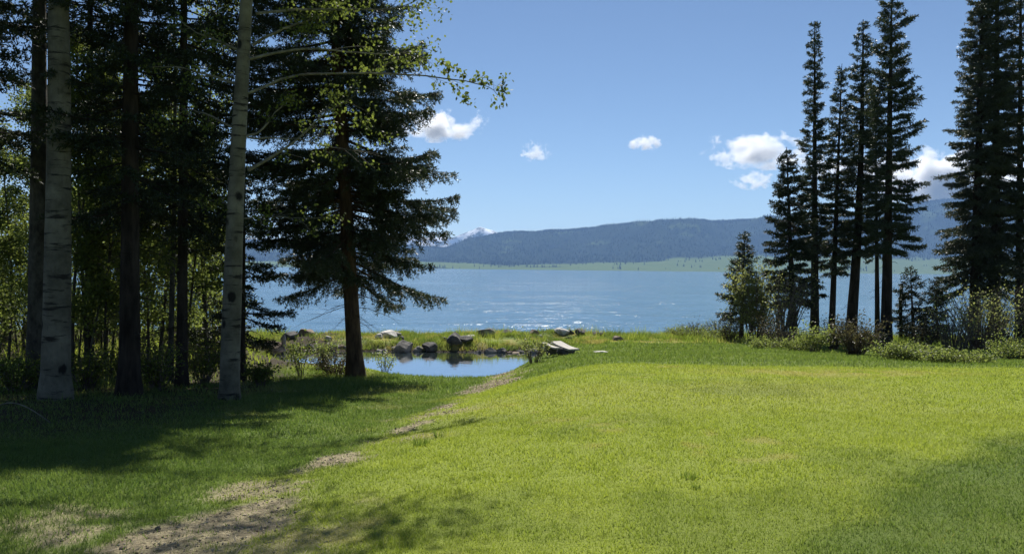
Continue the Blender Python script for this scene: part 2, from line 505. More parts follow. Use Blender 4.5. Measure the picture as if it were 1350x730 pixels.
clear = sm(.66, .72, fbm(HX / 160, HY / 160, 79)) * .5
fo = np.clip(fo - clear * sm(5200, 5600, HY), 0, 1)
b = NB('far_hill_cover')
n = b.noise(b.pos((.012, .012, .012)), 1, 5, .65)
c = b.mix(b.attr('forest'), b.mix(n, (.065, .105, .034), (.125, .155, .055)), b.mix(n, (.012, .019, .013), (.030, .040, .024)))
M['hills'] = b.surf(b.bsdf(c, 1.0, 0.0))
idx = np.arange(HX.size).reshape(HX.shape)
q = np.stack([idx[:-1, :-1], idx[:-1, 1:], idx[1:, 1:], idx[1:, :-1]], -1).reshape(-1, 4)
tag(mesh_np('hills', np.stack([HX, HY, HZ], -1).reshape(-1, 3), q, M['hills'], smooth=True, attrs=dict(forest=fo.ravel())),
    'forested blue hills with a green meadow strip beyond the lake', kind='structure')
# conifers on the hills: read as one mass
r2 = np.random.default_rng(5)
N = 60000
tx = r2.uniform(-5200, 6200, N); ty = np.where(r2.random(N) < .35, r2.normal(6280, 60, N), r2.uniform(4150, 6350, N))
keep = (sm(.44, .56, fbm(tx / 260, ty / 260, 71) * .5 + .55 * sm(4620, 5200, ty + 520 * (fbm(tx / 420, ty / 420, 77) - .5)) + .12 * sm(700, -300, tx) + .03) > r2.random(N) * .98) | (r2.random(N) < .22 * sm(.58, .66, fbm(tx / 140, ty / 60, 171)))
tx, ty = tx[keep], ty[keep]; tz = hills_z(tx, ty); N = len(tx)
hh = r2.uniform(9, 22, N); ww = hh * r2.uniform(.16, .26, N)
ang = r2.uniform(0, 6.28, N)
vv = [np.stack([tx, ty, tz + hh], -1)]
for k in range(4):
    vv.append(np.stack([tx + ww * np.cos(ang + k * 1.571), ty + ww * np.sin(ang + k * 1.571), tz - 1], -1))
V = np.stack(vv, 1).reshape(-1, 3); bi = np.arange(N) * 5
q = np.concatenate([np.stack([bi, bi + 1 + k, bi + 1 + (k + 1) % 4], -1) for k in range(4)])
b = NB('far_forest'); c = b.mix(b.noise(b.pos((.03, .03, .03)), 1, 2), (.010, .017, .012), (.026, .034, .020))
M['far_forest'] = b.surf(b.bsdf(c, 1.0, 0))
tag(mesh_np('far_forest', V, q, M['far_forest']), 'dark conifer forest covering the hills across the lake', 'forest', kind='stuff')

MT_D = 8800.0
MT_PX = [-400, 150, 260, 330, 380, 430, 480, 520, 560, 585, 600, 612, 622, 632, 641, 650, 658, 672, 700, 760, 860]
MT_PY = [345, 328, 320, 314, 317, 312, 316, 312, 314, 313, 311, 307.5, 303, 299, 302, 304, 308, 313, 322, 335, 350]
mx = np.linspace(-9500, 1900, 420); my = np.linspace(7700, 10700, 90)
MX, MY = np.meshgrid(mx, my)
px = CX + MX / MT_D * F_PX
peak = (354.5 + (px - CX) * .0108 - np.interp(px, MT_PX, MT_PY)) / F_PX * MT_D
f1 = fbm(MX / 640, MY / 640, 81, 5); rid = 1 - np.abs(2 * fbm(MX / 360, MY / 500, 87, 5) - 1)
t = np.clip(1 - np.abs(MY - MT_D) / np.where(MY < MT_D, 1050, 1900), 0, 1)
MZ = peak * (t ** 1.15) + (rid - .75) * 230 * t * (1 - sm(.86, 1.0, t)) + (fbm(MX / 90, MY / 90, 93, 3) - .5) * 42 * sm(0, .3, t)
b = NB('snow_and_rock')
geo = b.n('ShaderNodeNewGeometry'); sx = b.n('ShaderNodeSeparateXYZ'); b.l(geo.outputs['Position'], sx.inputs[0])
n = b.noise(b.pos((.009, .009, .016)), 1, 6, .7)
snow = b.math('MULTIPLY', b.rng(n, .44, .54), b.rng(sx.outputs[2], 140, 290))
c = b.mix(snow, (.10, .105, .115), (.82, .84, .88))
M['mountain'] = b.surf(b.bsdf(c, .9, .1))
idx = np.arange(MX.size).reshape(MX.shape)
q = np.stack([idx[:-1, :-1], idx[:-1, 1:], idx[1:, 1:], idx[1:, :-1]], -1).reshape(-1, 4)
tag(mesh_np('mountain', np.stack([MX, MY, MZ], -1).reshape(-1, 3), q, M['mountain'], smooth=True), 'snow streaked mountain range behind the hills', kind='structure')

# haze: one closed box of even air round everything
hz = NB('haze_air')
pv_ = hz.n('ShaderNodeVolumePrincipled')
pv_.inputs['Color'].default_value = (.38, .61, 1.0, 1)
pv_.inputs['Density'].default_value = 6.6e-5
pv_.inputs['Anisotropy'].default_value = 0.0
hz.l(pv_.outputs[0], hz.out.inputs['Volume'])
x0, x1, y0, y1, z0, z1 = -10000, 10000, -500, 10900, -12, 600
V = [(x0, y0, z0), (x1, y0, z0), (x1, y1, z0), (x0, y1, z0), (x0, y0, z1), (x1, y0, z1), (x1, y1, z1), (x0, y1, z1)]
tag(mesh_np('haze', V, [(0, 3, 2, 1), (4, 5, 6, 7), (0, 1, 5, 4), (1, 2, 6, 5), (2, 3, 7, 6), (3, 0, 4, 7)], hz.m), 'thin blue air over the lake and hills', 'haze', kind='stuff')

# ------------------------------------------------------------------ clouds (volumes with real depth, beyond the haze)
def cloud_mat(name, seed, dens, size):
    b = NB(name)
    tc = b.n('ShaderNodeTexCoord').outputs['Object']
    mp = b.n('ShaderNodeMapping'); mp.inputs['Location'].default_value = (seed * 3.7, seed * 1.9, seed * .7); mp.inputs['Scale'].default_value = (1 / size, 1 / size, 1.25 / size); b.l(tc, mp.inputs[0])
    n = b.noise(mp.outputs[0], 2.6, 7, .60, .25)
    gen = b.n('ShaderNodeTexCoord').outputs['Generated']
    v = b.n('ShaderNodeVectorMath', operation='MULTIPLY_ADD'); b.l(gen, v.inputs[0]); v.inputs[1].default_value = (2, 2, 2.3); v.inputs[2].default_value = (-1, -1, -.85)
    at_ = b.n('ShaderNodeVectorMath', operation='LENGTH'); b.l(v.outputs[0], at_.inputs[0])
    d = b.math('ADD', b.math('MULTIPLY', b.math('SUBTRACT', .62, at_.outputs['Value']), .55), b.math('MULTIPLY', b.math('SUBTRACT', n, .5), 1.9))
    d = b.math('MULTIPLY', b.rng(d, .0, .35), dens)
    pvn = b.n('ShaderNodeVolumePrincipled'); b.l(d, pvn.inputs['Density'])
    pvn.inputs['Color'].default_value = (1, 1, 1, 1); pvn.inputs['Anisotropy'].default_value = .2
    b.l(pvn.outputs[0], b.out.inputs['Volume'])
    return b.m
def cloud(px, py, wpx, hpx, label, seed, dens=.010, group=None, D=17500.0):
    c = at(px, py, D); sx_, sz_ = wpx / F_PX * D / 2, hpx / F_PX * D / 2
    V = []; n1, n2 = 24, 12
    for i in range(n2 + 1):
        th = math.pi * i / n2
        for j in range(n1):
            ph = 2 * math.pi * j / n1
            V.append((sx_ * math.sin(th) * math.cos(ph), sx_ * .6 * math.sin(th) * math.sin(ph), sz_ * math.cos(th)))
    fs = [(i * n1 + j, (i + 1) * n1 + j, (i + 1) * n1 + (j + 1) % n1, i * n1 + (j + 1) % n1) for i in range(n2) for j in range(n1)]
    o = mesh_np('cloud', V, fs, cloud_mat('cloud_vapour', seed, dens, sx_))
    o.location = [float(v) for v in c]
    tag(o, label, 'cloud', group)
cloud(577, 160, 150, 56, 'small white cloud beside the right edge of the large lakeside spruce', 1)
cloud(706, 197, 48, 34, 'tiny isolated cloud over the middle of the lake', 2, .007)
cloud(852, 185, 66, 28, 'small thin cloud wisp high between the lake middle and the right trees', 3, .008)
cloud(998, 196, 160, 60, 'white puffy cloud just left of the slender conifer row', 4)
cloud(992, 235, 64, 34, 'small round cloud below the puffy cloud left of the slender conifers', 5, .01, None, 13500.0)
cloud(1225, 226, 220, 100, 'largest white cloud between the slender conifers and the tall right edge trees', 6, .014)
cloud(1085, 215, 90, 44, 'pale cloud showing through the trunks of the slender conifer row', 7, .01)
cloud(1350, 224, 110, 60, 'white cloud cut by the right edge behind the tall trees', 8)

# ------------------------------------------------------------------ conifers
def conifer(name, base, H, lean, label, cat='tree', group=None, r0=.2, cb=.25, prof_t=None, prof_r=None, spacing=.32, per=5,
            droop=(-.25, .5), upturn=.25, nlen=.12, nwid=.03, dens=60, seed=0, mat='needles', bark='spruce_bark', dead=10,
            gap=.12, twig_d=10.0, curve=0.0, side_bias=0.0, face=0.0, hang=.55):
    """base world point, lean = horizontal offset of the tip (m); prof_r: crown radius in metres over height fraction above the crown base"""
    r = np.random.default_rng(seed)
    root = thing(name, base, label, cat, group)
    def tp(h):                                  # trunk centre at height h
        t = h / H
        off = lean * t + curve * np.sin(np.pi * t)
        return np.stack([off, .15 * lean * t * 0 + 0 * t, h], -1)
    k = 26
    hs = np.linspace(-.25, H, k)
    rad = r0 * (1 - .93 * np.clip(hs / H, 0, 1)) + r0 * .5 * np.exp(-np.maximum(hs, 0) / .25)
    V, q = trunk_mesh(tp(hs), rad, 14, seed, .07)
    mesh_np('trunk', V, q, M[bark], root, smooth=True)
    # live branches
    zs = np.arange(cb * H, H * .985, spacing)
    zb = np.repeat(zs, per) + r.uniform(-.6, .6, len(zs) * per) * spacing
    zb = zb[(zb < H * .99) & (zb > cb * H * .85)]
    zb = zb[r.random(len(zb)) > gap]
    t = np.clip((zb - cb * H) / (H - cb * H), 0, 1)
    L = np.interp(t, prof_t, prof_r) * r.uniform(.45, 1.12, len(zb))
    az = np.cumsum(r.uniform(1.5, 3.2, len(zb)))
    if face:                                    # boughs lost on the open lawn side of the trunk
        kp = (r.random(len(zb)) > face * (1 - t) ** .7 * sm(.55, .85, -np.sin(az)))
        zb, t, L, az = zb[kp], t[kp], L[kp], az[kp]
    L = L * (1 + side_bias * np.cos(az))
    # clumpiness: some sectors carry longer boughs
    L = L * (.78 + .44 * vnoise(zb * 1.1, az * 1.2, seed + 3))
    L = np.maximum(L, .12)
    slope = droop[0] + (droop[1] - droop[0]) * t + r.normal(0, .10, len(zb))
    K = 7; s = np.linspace(0, 1, K)
    out = np.stack([np.cos(az), np.sin(az), 0 * az], -1); sidev = np.stack([-np.sin(az), np.cos(az), 0 * az], -1)
    bend = r.normal(0, .10, len(zb))
    def bp(i, ss):
        hor = L[i] * ss
        z = L[i] * (slope[i] * ss - .18 * ss * ss * (1 - t[i]) + upturn * ss ** 3)
        return tp(zb[i]) + out[i] * hor[:, None] + sidev[i] * (bend[i] * L[i] * ss * ss)[:, None] + np.stack([0 * z, 0 * z, z], -1)
    nb = len(zb)
    I = np.repeat(np.arange(nb), K); SS = np.tile(s, nb)
    P = bp(I, SS).reshape(nb, K, 3)
    rb = (.010 + .011 * L)[:, None] * (1 - .85 * s)[None] * (.5 + .5 * min(1, r0 / .15))
    tubes_list = [tubes(P, rb, 4)]
    # dead lower branches
    if dead:
        zd = r.uniform(.06 * H, cb * H * 1.25 + .8, dead); azd = r.uniform(0, 6.28, dead); Ld = prof_r[0] * r.uniform(.3, .95, dead)
        od = np.stack([np.cos(azd), np.sin(azd), 0 * azd], -1)
        Pd = tp(zd)[:, None] + od[:, None] * (Ld[:, None] * s)[..., None]
        Pd[..., 2] += (Ld[:, None] * (-.1 * s - .25 * s * s)) + np.cumsum(r.normal(0, .02, (dead, K)), 1)
        tubes_list.append(tubes(Pd, (.012 * np.ones((dead, 1))) * (1 - .8 * s)[None], 3))
        tw = 5
        i2 = np.repeat(np.arange(dead), tw); s2 = r.uniform(.3, .9, dead * tw)
        st = np.stack([np.interp(s2 * 0 + 0, [0], [0])] * 3, -1)
        st = Pd[i2, np.minimum((s2 * (K - 1)).astype(int), K - 1)]
        dd = norm(od[i2] + r.normal(0, .8, (len(i2), 3)) * np.array([1, 1, .5]))
        lt = .3 * Ld[i2] * r.uniform(.4, 1.2, len(i2))
        sl = np.linspace(0, 1, 3)
        Pt = st[:, None] + dd[:, None] * (lt[:, None] * sl)[..., None]
        tubes_list.append(tubes(Pt, .005 * (1 - .7 * sl)[None] * np.ones((len(i2), 1)), 3))
    V, q = merge(tubes_list)
    mesh_np('branches', V, q, M['dark_bark' if bark == 'dark_bark' else 'spruce_bark'], root)
    # twigs -> needles
    cnt = np.maximum(3, (L * twig_d * 2).astype(int))
    I = np.repeat(np.arange(nb), cnt); n = len(I)
    ss = r.uniform(.10, 1.0, n) ** .8
    sg = np.where(r.random(n) < .5, 1, -1)
    p0 = bp(I, ss)
    phi = r.uniform(.45, 1.15, n)
    d = out[I] * np.cos(phi)[:, None] + sidev[I] * (sg * np.sin(phi))[:, None]
    d[:, 2] += slope[I] * .5 - r.uniform(-.05, hang, n) * (1 - .6 * t[I]) + upturn * ss * .8
    d = norm(d)
    lt = (.40 * L[I] * (1.02 - ss) ** .8 + .10 + nlen * .6) * r.uniform(.55, 1.15, n)
    p0 = np.concatenate([p0, bp(np.arange(nb), np.full(nb, .55))]); 
    d = np.concatenate([d, norm(bp(np.arange(nb), np.full(nb, 1.0)) - bp(np.arange(nb), np.full(nb, .55)))])
    lt = np.concatenate([lt, .5 * L])
    m = np.maximum(3, (lt * dens).astype(int))
    J = np.repeat(np.arange(len(lt)), m); nn = len(J)
    u = r.random(nn)
    pos = p0[J] + d[J] * (lt[J] * u)[:, None]
    pos[:, 2] -= .12 * lt[J] * u * u
    nd = norm(d[J] * .55 + norm(r.normal(size=(nn, 3))) * .75)
    V, q = blades(pos, nd, nlen * r.uniform(.6, 1.2, nn), nwid * r.uniform(.7, 1.2, nn), r)
    tint = np.clip(r.beta(1.6, 2.4, nn) * .75 + .25 * r.random(len(lt))[J], 0, 1)
    mesh_np('crown', V, q, M[mat], root, attrs=dict(tint=np.repeat(tint, 4)))
    return root

def conifer_px(name, bpx, bpy_, tpx, tpy, label, rpx=None, depth=None, wpx=14, **kw):
    """sizes read off the photograph, turned into metres at the tree's own distance"""
    g = ground_hit(bpx, bpy_, dmax=34.0) if depth is None else ground_at(bpx, depth)
    D = g[1]
    top = at(tpx, tpy, D)
    H = top[2] - g[2]; lean = top[0] - g[0]
    pt, pr = rpx
    return conifer(name, g, H, lean, label, r0=wpx / F_PX * D / 2, prof_t=pt, prof_r=[v / F_PX * D for v in pr], **kw)

SL = ([0, .1, .3, .6, .85, 1], [24, 24, 22, 16, 9, 2])
row = 'slender conifers on the lakeshore at the right'
cG = conifer_px('spruce_tree', 469, 497, 404, -620, 'large spruce with bare reddish brown lower trunk beside the pond', ([0, .03, .08, .16, .34, .7, 1], [92, 118, 140, 136, 120, 84, 6]),
                wpx=21, cb=.125, face=.6, hang=1.15, spacing=.20, per=5, nlen=.105, nwid=.025, dens=92, seed=1, droop=(-.30, .40), upturn=.26, dead=34, gap=.06, twig_d=11, group=None)
conifer_px('fir_tree', 1047, 453, 1037, 194, 'bushy dark fir, shortest tree of the slender conifer row', ([0, .15, .4, .7, 1], [30, 36, 33, 22, 3]), wpx=11, cb=.22, spacing=.25, per=6, nlen=.12, nwid=.034, dens=86, seed=2, bark='dark_bark', group=row, dead=8, gap=.05, mat='needles_dark')
conifer_px('fir_tree', 1074, 448, 1074, 28, 'straight narrow conifer rising directly right of the bushy short fir', SL, wpx=12, cb=.28, spacing=.24, per=6, nlen=.12, nwid=.032, dens=84, seed=3, bark='dark_bark', group=row, gap=.18, mat='needles', droop=(-.3, .5))
conifer_px('fir_tree', 1096, 446, 1110, 84, 'thin conifer between the straight narrow one and the leaning trunk', ([0, .1, .3, .6, .85, 1], [22, 26, 24, 18, 10, 2]), wpx=9, cb=.26, spacing=.24, per=6, nlen=.12, nwid=.032, dens=80, seed=4, bark='dark_bark', group=row, gap=.2)
conifer_px('fir_tree', 1121, 447, 1138, 26, 'conifer with a thick trunk leaning right at its base', ([0, .1, .3, .6, .85, 1], [28, 30, 27, 22, 13, 2]), wpx=15, cb=.28, spacing=.24, per=6, nlen=.12, nwid=.032, dens=80, seed=5, bark='dark_bark', group=row, gap=.2, curve=.15)
conifer_px('fir_tree', 1157, 447, 1154, 118, 'thinnest conifer trunk standing directly left of the tallest one', ([0, .3, .7, 1], [18, 22, 15, 2]), wpx=7, cb=.34, spacing=.3, per=4, nlen=.12, nwid=.032, dens=80, seed=6, bark='dark_bark', group=row, gap=.2)
conifer_px('fir_tree', 1168, 456, 1176, -22, 'tallest conifer of the slender row with long boughs to its right', ([0, .1, .3, .6, .85, 1], [40, 42, 38, 31, 18, 2]), wpx=15, cb=.27, spacing=.25, per=6, nlen=.12, nwid=.032, dens=82, seed=7, bark='dark_bark', group=row, gap=.2, side_bias=.12, droop=(-.3, .55))
big = 'tall dense conifers at the right edge'
conifer_px('spruce_tree', 1284, 444, 1298, -120, 'tall dense conifer with a wide skirt, leftmost of the right edge trees', ([0, .12, .3, .6, 1], [48, 50, 40, 28, 3]), wpx=14, cb=.13, spacing=.24, per=6, nlen=.12, nwid=.032, dens=76, seed=8, bark='dark_bark', group=big, droop=(-.5, .35), gap=.14, mat='needles_olive')
conifer_px('spruce_tree', 1311, 446, 1316, -150, 'tall dense conifer just right of the wide skirted one', ([0, .12, .3, .6, 1], [42, 46, 42, 32, 3]), wpx=15, cb=.14, spacing=.25, per=6, nlen=.12, nwid=.032, dens=74, seed=9, bark='dark_bark', group=big, droop=(-.5, .35), gap=.16, mat='needles_olive')
conifer_px('spruce_tree', 1344, 446, 1346, -90, 'dark bare trunked conifer cut by the right edge of the picture', ([0, .12, .3, .6, 1], [24, 34, 32, 24, 3]), wpx=12, cb=.26, spacing=.27, per=5, nlen=.12, nwid=.032, dens=80, seed=10, bark='dark_bark', group=big, gap=.15, mat='needles')
yng = 'young conifers on the shore'
conifer_px('young_spruce', 977, 446, 982, 306, 'young spruce leaning over the water, leftmost conifer of the right shore', ([0, .15, .4, .7, 1], [28, 30, 22, 13, 1]), wpx=6, cb=.22, spacing=.16, per=6, nlen=.13, nwid=.035, dens=46, seed=12, group=yng, gap=.05, dead=4, mat='needles_olive', upturn=.3)
conifer_px('young_spruce', 1205, 448, 1200, 352, 'young fir with drooping boughs directly right of the broken snag', ([0, .3, .7, 1], [22, 24, 17, 3]), wpx=5, cb=.15, spacing=.16, per=5, nlen=.13, nwid=.035, dens=40, seed=13, group=yng, gap=.1, dead=4, mat='needles_dark', droop=(-.5, .1))
conifer_px('young_spruce', 1236, 452, 1234, 368, 'small pointed dark fir left of the tall right edge trees', ([0, .3, .7, 1], [20, 18, 11, 1]), wpx=5, cb=.1, spacing=.14, per=6, nlen=.12, nwid=.035, dens=40, seed=14, group=yng, gap=.05, dead=3, mat='needles_dark')
# the dark conifers of the left wood
dk = 'dark conifers in the shaded wood at the left'
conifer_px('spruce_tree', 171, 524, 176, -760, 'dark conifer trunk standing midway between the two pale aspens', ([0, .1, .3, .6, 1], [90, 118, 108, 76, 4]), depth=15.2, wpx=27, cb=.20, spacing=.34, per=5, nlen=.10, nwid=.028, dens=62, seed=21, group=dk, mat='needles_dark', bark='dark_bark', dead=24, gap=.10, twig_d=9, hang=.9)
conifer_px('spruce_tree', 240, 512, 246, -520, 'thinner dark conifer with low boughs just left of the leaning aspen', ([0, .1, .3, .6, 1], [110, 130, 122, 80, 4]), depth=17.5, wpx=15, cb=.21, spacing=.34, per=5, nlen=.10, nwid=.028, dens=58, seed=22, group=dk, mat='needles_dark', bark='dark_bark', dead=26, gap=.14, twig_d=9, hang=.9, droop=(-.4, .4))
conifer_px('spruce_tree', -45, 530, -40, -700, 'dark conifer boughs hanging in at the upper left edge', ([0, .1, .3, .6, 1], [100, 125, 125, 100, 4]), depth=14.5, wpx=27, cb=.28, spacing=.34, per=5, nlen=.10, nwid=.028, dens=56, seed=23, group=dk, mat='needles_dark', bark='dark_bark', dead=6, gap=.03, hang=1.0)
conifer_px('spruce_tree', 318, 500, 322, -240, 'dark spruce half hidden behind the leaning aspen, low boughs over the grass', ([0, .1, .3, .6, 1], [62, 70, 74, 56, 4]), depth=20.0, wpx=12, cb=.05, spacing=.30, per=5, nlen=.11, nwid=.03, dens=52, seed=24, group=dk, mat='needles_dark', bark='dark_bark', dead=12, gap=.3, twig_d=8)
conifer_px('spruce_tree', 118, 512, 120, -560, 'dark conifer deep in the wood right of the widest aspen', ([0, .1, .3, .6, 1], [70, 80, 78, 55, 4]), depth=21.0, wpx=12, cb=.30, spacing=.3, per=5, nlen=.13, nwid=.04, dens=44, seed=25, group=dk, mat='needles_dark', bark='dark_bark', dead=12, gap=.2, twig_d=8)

# broken snag
g = ground_hit(1187, 450)
root = thing('snag', g, 'thin broken dead snag with a bent tip between tallest conifer and young fir', 'dead tree')
D = g[1]; H = at(1187, 374, D)[2] - g[2]
hs = np.linspace(-.1, H, 12)
P = np.stack([.02 * np.sin(hs * 3), 0 * hs, hs], -1)
P = np.vstack([P, [[.10, .02, H + .05], [.28, .04, H - .03]]])
V, q = trunk_mesh(P, np.r_[np.linspace(.09, .07, 12), .05, .03], 8, 3, .12)
mesh_np('trunk', V, q, M['dark_bark'], root, smooth=True)

# ------------------------------------------------------------------ aspens
def leaf_cloud(c, spread, n, size, r):
    p = c[r.integers(0, len(c), n)] + r.normal(0, 1, (n, 3)) * spread
    d = norm(r.normal(size=(n, 3)) + np.array([0, 0, -.6]))
    V, q = blades(p, d, size * r.uniform(.7, 1.25, n), size * .85 * r.uniform(.7, 1.2, n), r)
    return V, q, np.repeat(np.clip(r.beta(2, 2, n), 0, 1), 4)

def aspen(name, base, H, lean, r0, label, group, seed, crown=(.45, 1.0), nl=5000, lsize=.075, mat='aspen_leaf_dim', bark='aspen_bark', rad=1.6, nbr=22, curve=.1, parent_only=False):
    r = np.random.default_rng(seed)
    root = thing(name, base, label, 'tree', group)
    def tp(h):
        t = h / H
        return np.stack([lean * t + curve * np.sin(t * 5 + seed), curve * np.cos(t * 4 + seed * 2) - curve * math.cos(seed * 2), h], -1)
    hs = np.linspace(-.25, H, 24)
    rd = r0 * (1 - .82 * np.clip(hs / H, 0, 1) ** 1.1) + r0 * .42 * np.exp(-np.maximum(hs, 0) / .16)
    V, q = trunk_mesh(tp(hs), rd, 14 if r0 > .1 else 7, seed, .04)
    mesh_np('trunk', V, q, M[bark], root, smooth=True)
    zb = r.uniform(crown[0] * H, crown[1] * H * .97, nbr); az = r.uniform(0, 6.28, nbr)
    L = rad * r.uniform(.5, 1.1, nbr) * (1.1 - .6 * (zb / H - crown[0]) / (1.001 - crown[0]))
    o = np.stack([np.cos(az), np.sin(az), 0 * az], -1); K = 6; s = np.linspace(0, 1, K)
    P = tp(zb)[:, None] + o[:, None] * (L[:, None] * s)[..., None]
    P[..., 2] += L[:, None] * (.55 * s - .12 * s * s)
    P += np.cumsum(r.normal(0, .035, P.shape), 1) * L[:, None, None] * .6
    tl = [tubes(P, (r0 * .16 + .004) * (1 - .8 * s)[None] * np.ones((nbr, 1)), 4)]
    m = 5
    I = np.repeat(np.arange(nbr), m); kk = r.integers(2, K, len(I))
    d = norm(o[I] + r.normal(0, .7, (len(I), 3)))
    sl = np.linspace(0, 1, 4); lt = .45 * L[I] * r.uniform(.4, 1, len(I))
    P2 = P[I, kk][:, None] + d[:, None] * (lt[:, None] * sl)[..., None]
    tl.append(tubes(P2, .006 * (1 - .7 * sl)[None] * np.ones((len(I), 1)), 3))
    V, q = merge(tl)
    mesh_np('branches', V, q, M['limb' if bark == 'aspen_bark' else 'twig'], root)
    c = np.concatenate([P2[:, 1:].reshape(-1, 3), P[:, 3:].reshape(-1, 3)])
    V, q, tint = leaf_cloud(c, .13 * rad / 1.6 + .05, nl, lsize, r)
    mesh_np('crown', V, q, M[mat], root, attrs=dict(tint=tint))
    return root

pale = 'large pale aspens of the left wood'
g = ground_at(75, 14.0)
aspen('aspen_tree', g, 17, -.1, .245, 'widest pale aspen trunk with dark bark scars near the left edge', pale, 31, (.52, 1), 20000, .085, rad=3.2, nbr=44, curve=.05)
g = ground_at(46, 16.2)
aspen('aspen_tree', g, 16, .2, .20, 'dim grey aspen trunk standing close behind the widest aspen', pale, 32, (.5, 1), 16000, .085, rad=2.8, nbr=38, curve=.05, bark='aspen_shade_bark')

# the leaning aspen in front, every visible bough its own part
g = ground_hit(302, 527)
DA = g[1]
rootA = thing('aspen_tree', g, 'pale leaning aspen whose leafy bough reaches across the sky in front of the spruce', 'tree', pale)
tpx = [(302, 536), (303, 500), (305, 420), (308, 340), (311, 260), (315, 180), (320, 90), (325, 0), (331, -100), (338, -220), (344, -340)]
P = np.array([at(x, y, DA) for x, y in tpx]) - g
P = np.array([[np.interp(v, np.linspace(0, 1, len(P)), P[:, a]) for a in range(3)] for v in np.linspace(0, 1, 40)])
hh = np.linspace(0, 1, 40)
V, q = trunk_mesh(P, .195 * (1 - .62 * hh) + 0.10 * np.exp(-hh / .018), 16, 5, .04)
mesh_np('trunk', V, q, M['aspen_bark'], rootA, smooth=True)
def bough(pts, r0, leaves, lsize=.064, twigs=10, dy=(0, 0), seed=0, spread=.09, per=26, mat='aspen_leaf'):
    r = np.random.default_rng(seed)
    n = len(pts)
    A = np.array([at(x, y, DA + dy[0] + (dy[1] - dy[0]) * i / max(1, n - 1)) for i, (x, y) in enumerate(pts)]) - g
    k = 14
    C = np.array([[np.interp(v, np.linspace(0, 1, n), A[:, a]) for a in range(3)] for v in np.linspace(0, 1, k)])
    C[1:-1] = (C[:-2] + 2 * C[1:-1] + C[2:]) / 4
    C[1:] += np.cumsum(r.normal(0, .012, (k - 1, 3)), 0)
    s = np.linspace(0, 1, k)
    tl = [tubes(C[None], (r0 * (1 - .85 * s))[None], 6)]
    L = np.linalg.norm(C[-1] - C[0])
    ax = norm(C[-1] - C[0])
    if twigs:
        kk = r.integers(3, k, twigs)
        d = norm(ax + r.normal(0, .65, (twigs, 3)))
        sl = np.linspace(0, 1, 4); lt = r.uniform(.25, .8, twigs) * min(1.0, L * .35)
        P2 = C[kk][:, None] + d[:, None] * (lt[:, None] * sl)[..., None]
        P2[..., 2] -= .1 * lt[:, None] * sl ** 2
        tl.append(tubes(P2, .005 * (1 - .6 * sl)[None] * np.ones((twigs, 1)), 3))
    V, q = merge(tl)
    o = mesh_np('branch', V, q, M['limb'], rootA, smooth=True)
    cs = [np.array(at(x, y, DA + dy[1])) - g for x, y in leaves] if leaves else []
    if twigs: cs += list(P2[:, -1][: max(2, twigs // 2)])
    if cs:
        V, q, tint = leaf_cloud(np.array(cs), spread, per * len(cs), lsize, r)
        mesh_np('leaf_spray', V, q, M[mat], o, attrs=dict(tint=tint))
bough([(327, 224), (348, 214), (370, 201), (403, 177), (436, 147), (470, 128)], .036, [(437, 150), (452, 142), (440, 170), (474, 160), (425, 160)], seed=1)
bough([(327, 123), (362, 109), (388, 97), (452, 97), (530, 97), (570, 101), (612, 109), (640, 113), (653, 119), (660, 128)], .026,
      [(584, 82), (592, 90), (604, 92), (612, 98), (629, 103), (639, 106), (610, 127), (620, 136), (662, 125), (656, 136), (600, 115), (563, 72), (498, 92), (520, 85), (540, 84), (557, 80), (475, 86)], seed=2, twigs=12, spread=.06, per=20, dy=(0, .5), lsize=.085)
bough([(330, 78), (366, 70), (403, 62), (450, 66), (500, 74), (545, 70)], .03, [(420, 72), (440, 80), (455, 75), (490, 55), (507, 80), (545, 62), (571, 60)], seed=3, twigs=12)
bough([(333, 60), (378, 37), (407, 29), (440, 10)], .03, [(395, 30), (412, 40), (380, 12)], seed=4, twigs=16, per=45, spread=.13)
bough([(338, 18), (380, 14), (430, 12), (480, 10), (525, 8), (556, -4)], .028, [(548, 2), (553, -6), (543, 21), (546, 26), (470, 20), (440, -5), (420, -14), (490, -20)], seed=5, twigs=16, per=40, spread=.12, dy=(0, -.6))
bough([(326, 181), (360, 180), (390, 181), (435, 193), (477, 199)], .02, [(478, 190), (508, 180), (485, 165), (400, 165)], seed=6, twigs=10)
bough([(322, 180), (345, 172), (370, 140), (385, 128)], .025, [(425, 120), (432, 110), (380, 100), (440, 130)], seed=7, twigs=9)
bough([(316, 66), (292, 54), (262, 46), (236, 30)], .03, [(262, 45), (240, 30), (290, 20)], seed=8, twigs=10, mat='aspen_leaf_dim')
bough([(309, 168), (280, 152), (250, 146), (222, 158)], .026, [(236, 155), (246, 150), (205, 165)], seed=9, twigs=9, mat='aspen_leaf_dim')
bough([(310, 110), (275, 98), (240, 84), (200, 88)], .026, [(187, 92), (215, 85), (255, 90)], seed=10, twigs=9, mat='aspen_leaf_dim')
bough([(308, 285), (298, 268), (284, 262), (270, 266)], .016, [(293, 263), (303, 276), (272, 266)], seed=11, twigs=4, spread=.08)
bough([(311, 290), (345, 284), (390, 288), (432, 284)], .018, [(431, 284), (445, 288), (340, 284), (354, 280)], seed=12, twigs=6)
